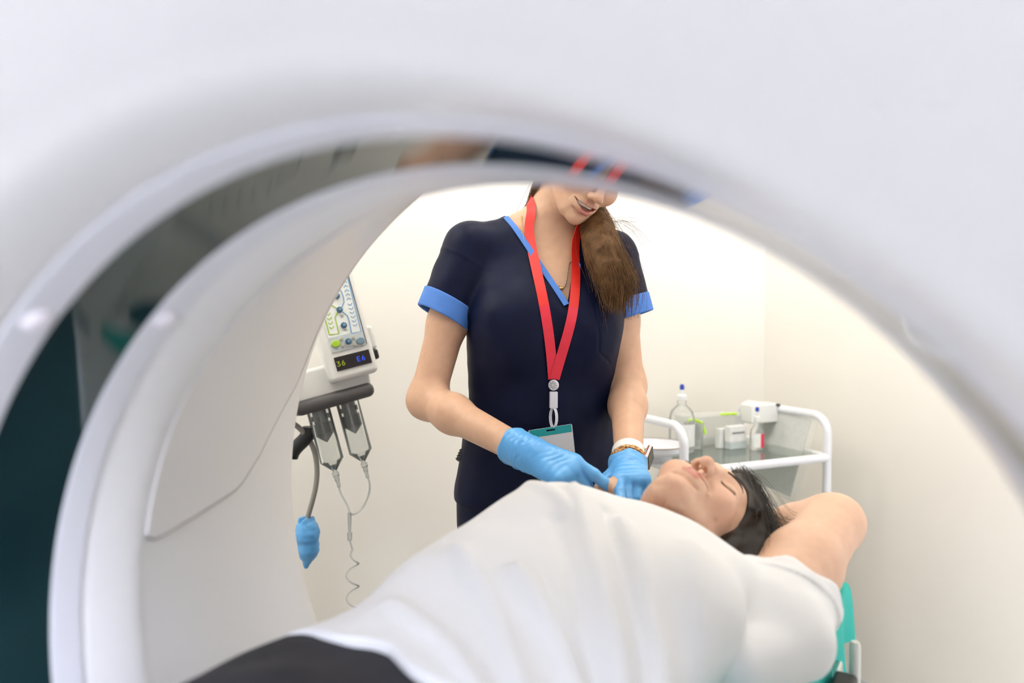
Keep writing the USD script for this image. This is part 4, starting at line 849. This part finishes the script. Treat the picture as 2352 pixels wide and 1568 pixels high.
bxy = (.155, .215); lathe_at('glass_body', [(0, 0), (.036, 0), (.039, .004), (.039, .105), (.034, .125), (.020, .140), (.0135, .146), (.0135, .162), (0, .162)], *bxy, ZT, M_bot, b1)
lathe_at('cap', [(0, .160), (.0155, .160), (.0155, .174), (.009, .178), (.007, .192), (0, .192)], *bxy, ZT, M_label, b1); lathe_at('blue_tip', [(0, .192), (.0065, .192), (.0075, .200), (.0055, .208), (0, .210)], *bxy, ZT, M_blue, b1)
obj('label', trput(curved_label(.039, -2.4, -.7, .02, .088), *bxy, ZT, 0), M_label, b1)
b2 = thing('bottle', 'small clear bottle with red and white label and blue tip on the trolley', 'bottle')
bxy = (.395, .150); lathe_at('glass_body', [(0, 0), (.019, 0), (.021, .003), (.021, .055), (.017, .066), (.009, .076), (.009, .090), (0, .090)], *bxy, ZT, M_bot, b2)
lathe_at('cap', [(0, .089), (.0095, .089), (.0095, .102), (.005, .106), (.0045, .122), (0, .122)], *bxy, ZT, M_label, b2); lathe_at('blue_tip', [(0, .120), (.0055, .120), (.0062, .127), (.0045, .133), (0, .134)], *bxy, ZT, M_blue, b2)
obj('label', trput(curved_label(.021, -3.0, -1.75, .008, .052), *bxy, ZT), M_label, b2); lab(obj('label_band', trput(curved_label(.021, -1.75, -.8, .008, .052), *bxy, ZT), M_redl, b2), 'red part of the label')
for (x, y, lbl, sz) in ((.225, .245, 'clear plastic pot with neon green rim strap next to the tall bottle', (.062, .062, .082)), ):
    t = thing('plastic_pot', lbl, 'pot'); w_, d_, h_ = sz
    obj('pot_body', trput(lathe([(.027, 0), (.031, h_), (.0295, h_), (.0255, .002), (0, .002), (0, 0), (.027, 0)], 36), x, y, ZT), M_bot, t)
    P_ = spline([tp(x - .034, y - .01, ZT + h_ + .006), tp(x - .018, y - .012, ZT + h_ + .012), tp(x + .008, y - .012, ZT + h_ + .004), tp(x + .022, y - .012, ZT + h_ - .002)], 16); obj('green_strap', tube(np.concatenate([P_, [tp(x + .030, y - .02, ZT + h_ - .036)]]), .0042, 10), M_neon, t)
bxx = thing('clear_box', 'clear plastic box with a green lid clip standing at the back of the trolley', 'box')
for m, nm in ((rbox(.215, .002, .088, .0008), 'panel'),):
    for y in (.262, .345): obj(nm, trput(m, .335, y, ZT + .046), M_bot, bxx)
    for x in (.228, .442): obj('panel', trput(rbox(.002, .083, .088, .0008), x, .3035, ZT + .046), M_bot, bxx)
obj('lid', trput(rbox(.225, .092, .007, .002), .335, .3035, ZT + .094), M_bot, bxx); obj('lid_clip', trput(rbox(.062, .012, .007, .003), .375, .257, ZT + .099, -8), M_neon, bxx)
for (x, y, w_, d_, h_, rz, lbl) in ((.312, .215, .040, .020, .062, 8, 'narrow white carton standing beside the printed carton'), (.345, .190, .070, .024, .050, 4, 'small white printed carton with yellow side lying on the trolley shelf')):
    t = thing('carton', lbl, 'carton'); obj('carton_body', trput(rbox(w_, d_, h_, .0015), x, y, ZT + h_ / 2 + (.022 if w_ > .05 else 0), rz), M_label, t)
    if w_ > .05:
        obj('print_band', trput(box(w_ * .74, .0006, .006), x + .001, y - d_ / 2 - .0003, ZT + h_ / 2 + .026, rz), M_text, t, smooth=False); obj('side_panel', trput(box(.0006, d_ * .8, .02), x + w_ / 2 + .0003, y + .002, ZT + h_ / 2 + .026, rz), mat('yellow_print', (.75, .50, .03), .5), t, smooth=False)
        obj('carton_base', trput(rbox(w_ * .95, d_ * 1.05, .022, .001), x, y, ZT + .011, rz), M_lgrey, t)
tr = thing('tray', 'round white enamel tray with thin brown rim at the left of the trolley', 'tray')
lathe_at('dish', [(0, 0), (.075, 0), (.088, .010), (.093, .026), (.0915, .026), (.086, .0115), (.074, .002), (0, .002)], .010, .15, ZT + .02, M_enam, tr, 56); obj('rim', trput(trimesh.creation.torus(.0925, .0013, 56, 8), .010, .15, ZT + .046), mat('brown_rim', (.22, .11, .03), .4), tr); lathe_at('tray_foot', [(0, 0), (.05, 0), (.05, .021), (0, .021)], .010, .15, ZT, M_enam, tr)
wb = thing('wall_box', 'white plastic box hooked over the right end handle of the trolley', 'box')
obj('box_body', trput(rbox(.115, .055, .062, .006), LEN - .060, DEP - .16, TZ + .112), M_white, wb); obj('hook', trput(rbox(.012, .05, .008, .002), LEN - .01, DEP - .17, TZ + .138), M_black, wb)
lf = thing('document_pocket', 'clear pocket of white papers hanging down behind the trolley at its right end', 'document pocket')
obj('paper', trput(place(rbox(.003, .205, .25, .001), Rotation.from_euler('yx', [14, 5], degrees=True).as_matrix()), LEN - .030, .175, TZ - .005), M_label, lf); obj('pocket_sleeve', trput(place(rbox(.008, .235, .27, .002), Rotation.from_euler('yx', [14, 5], degrees=True).as_matrix()), LEN - .030, .165, TZ - .005), M_bot, lf)
for (x, y, w_, h_, lbl) in ((.20, .12, .15, .035, 'flat white packet on the lower trolley shelf'), (.36, .10, .12, .06, 'white box with pale blue side on the lower trolley shelf')):
    t = thing('packet', lbl, 'packet'); obj('packet_body', trput(rbox(w_, .11, h_, .004), x, y, .38 + .009 + h_ / 2), M_label, t); obj('packet_flap', trput(rbox(w_ * .9, .004, h_ * .7, .001), x, y - .056, .38 + .009 + h_ / 2), M_lgrey, t)

# ---------------------------------------------------------------- small clip at the waist
ck = thing('pocket_clip', 'small black ribbed clip at the waist of the navy trousers', 'clip')
CP = np.array((-0.4529, 1.0323, 0.9682)); RC2 = Rotation.from_euler('y', 25, degrees=True).as_matrix()
obj('clip_body', place(rbox(.018, .012, .030, .003), RC2, CP), M_black, ck)
for k in range(4): obj('clip_rib', place(rbox(.020, .014, .0032, .001), RC2, CP + RC2[:, 2] * (-.011 + .007 * k)), M_dgrey, ck)
obj('clip_hook', tube(spline([CP + RC2[:, 2] * .014, CP + RC2[:, 2] * .022 - DR * .004, CP + RC2[:, 2] * .026 - DR * .010], 10), .003, 8), M_black, ck)
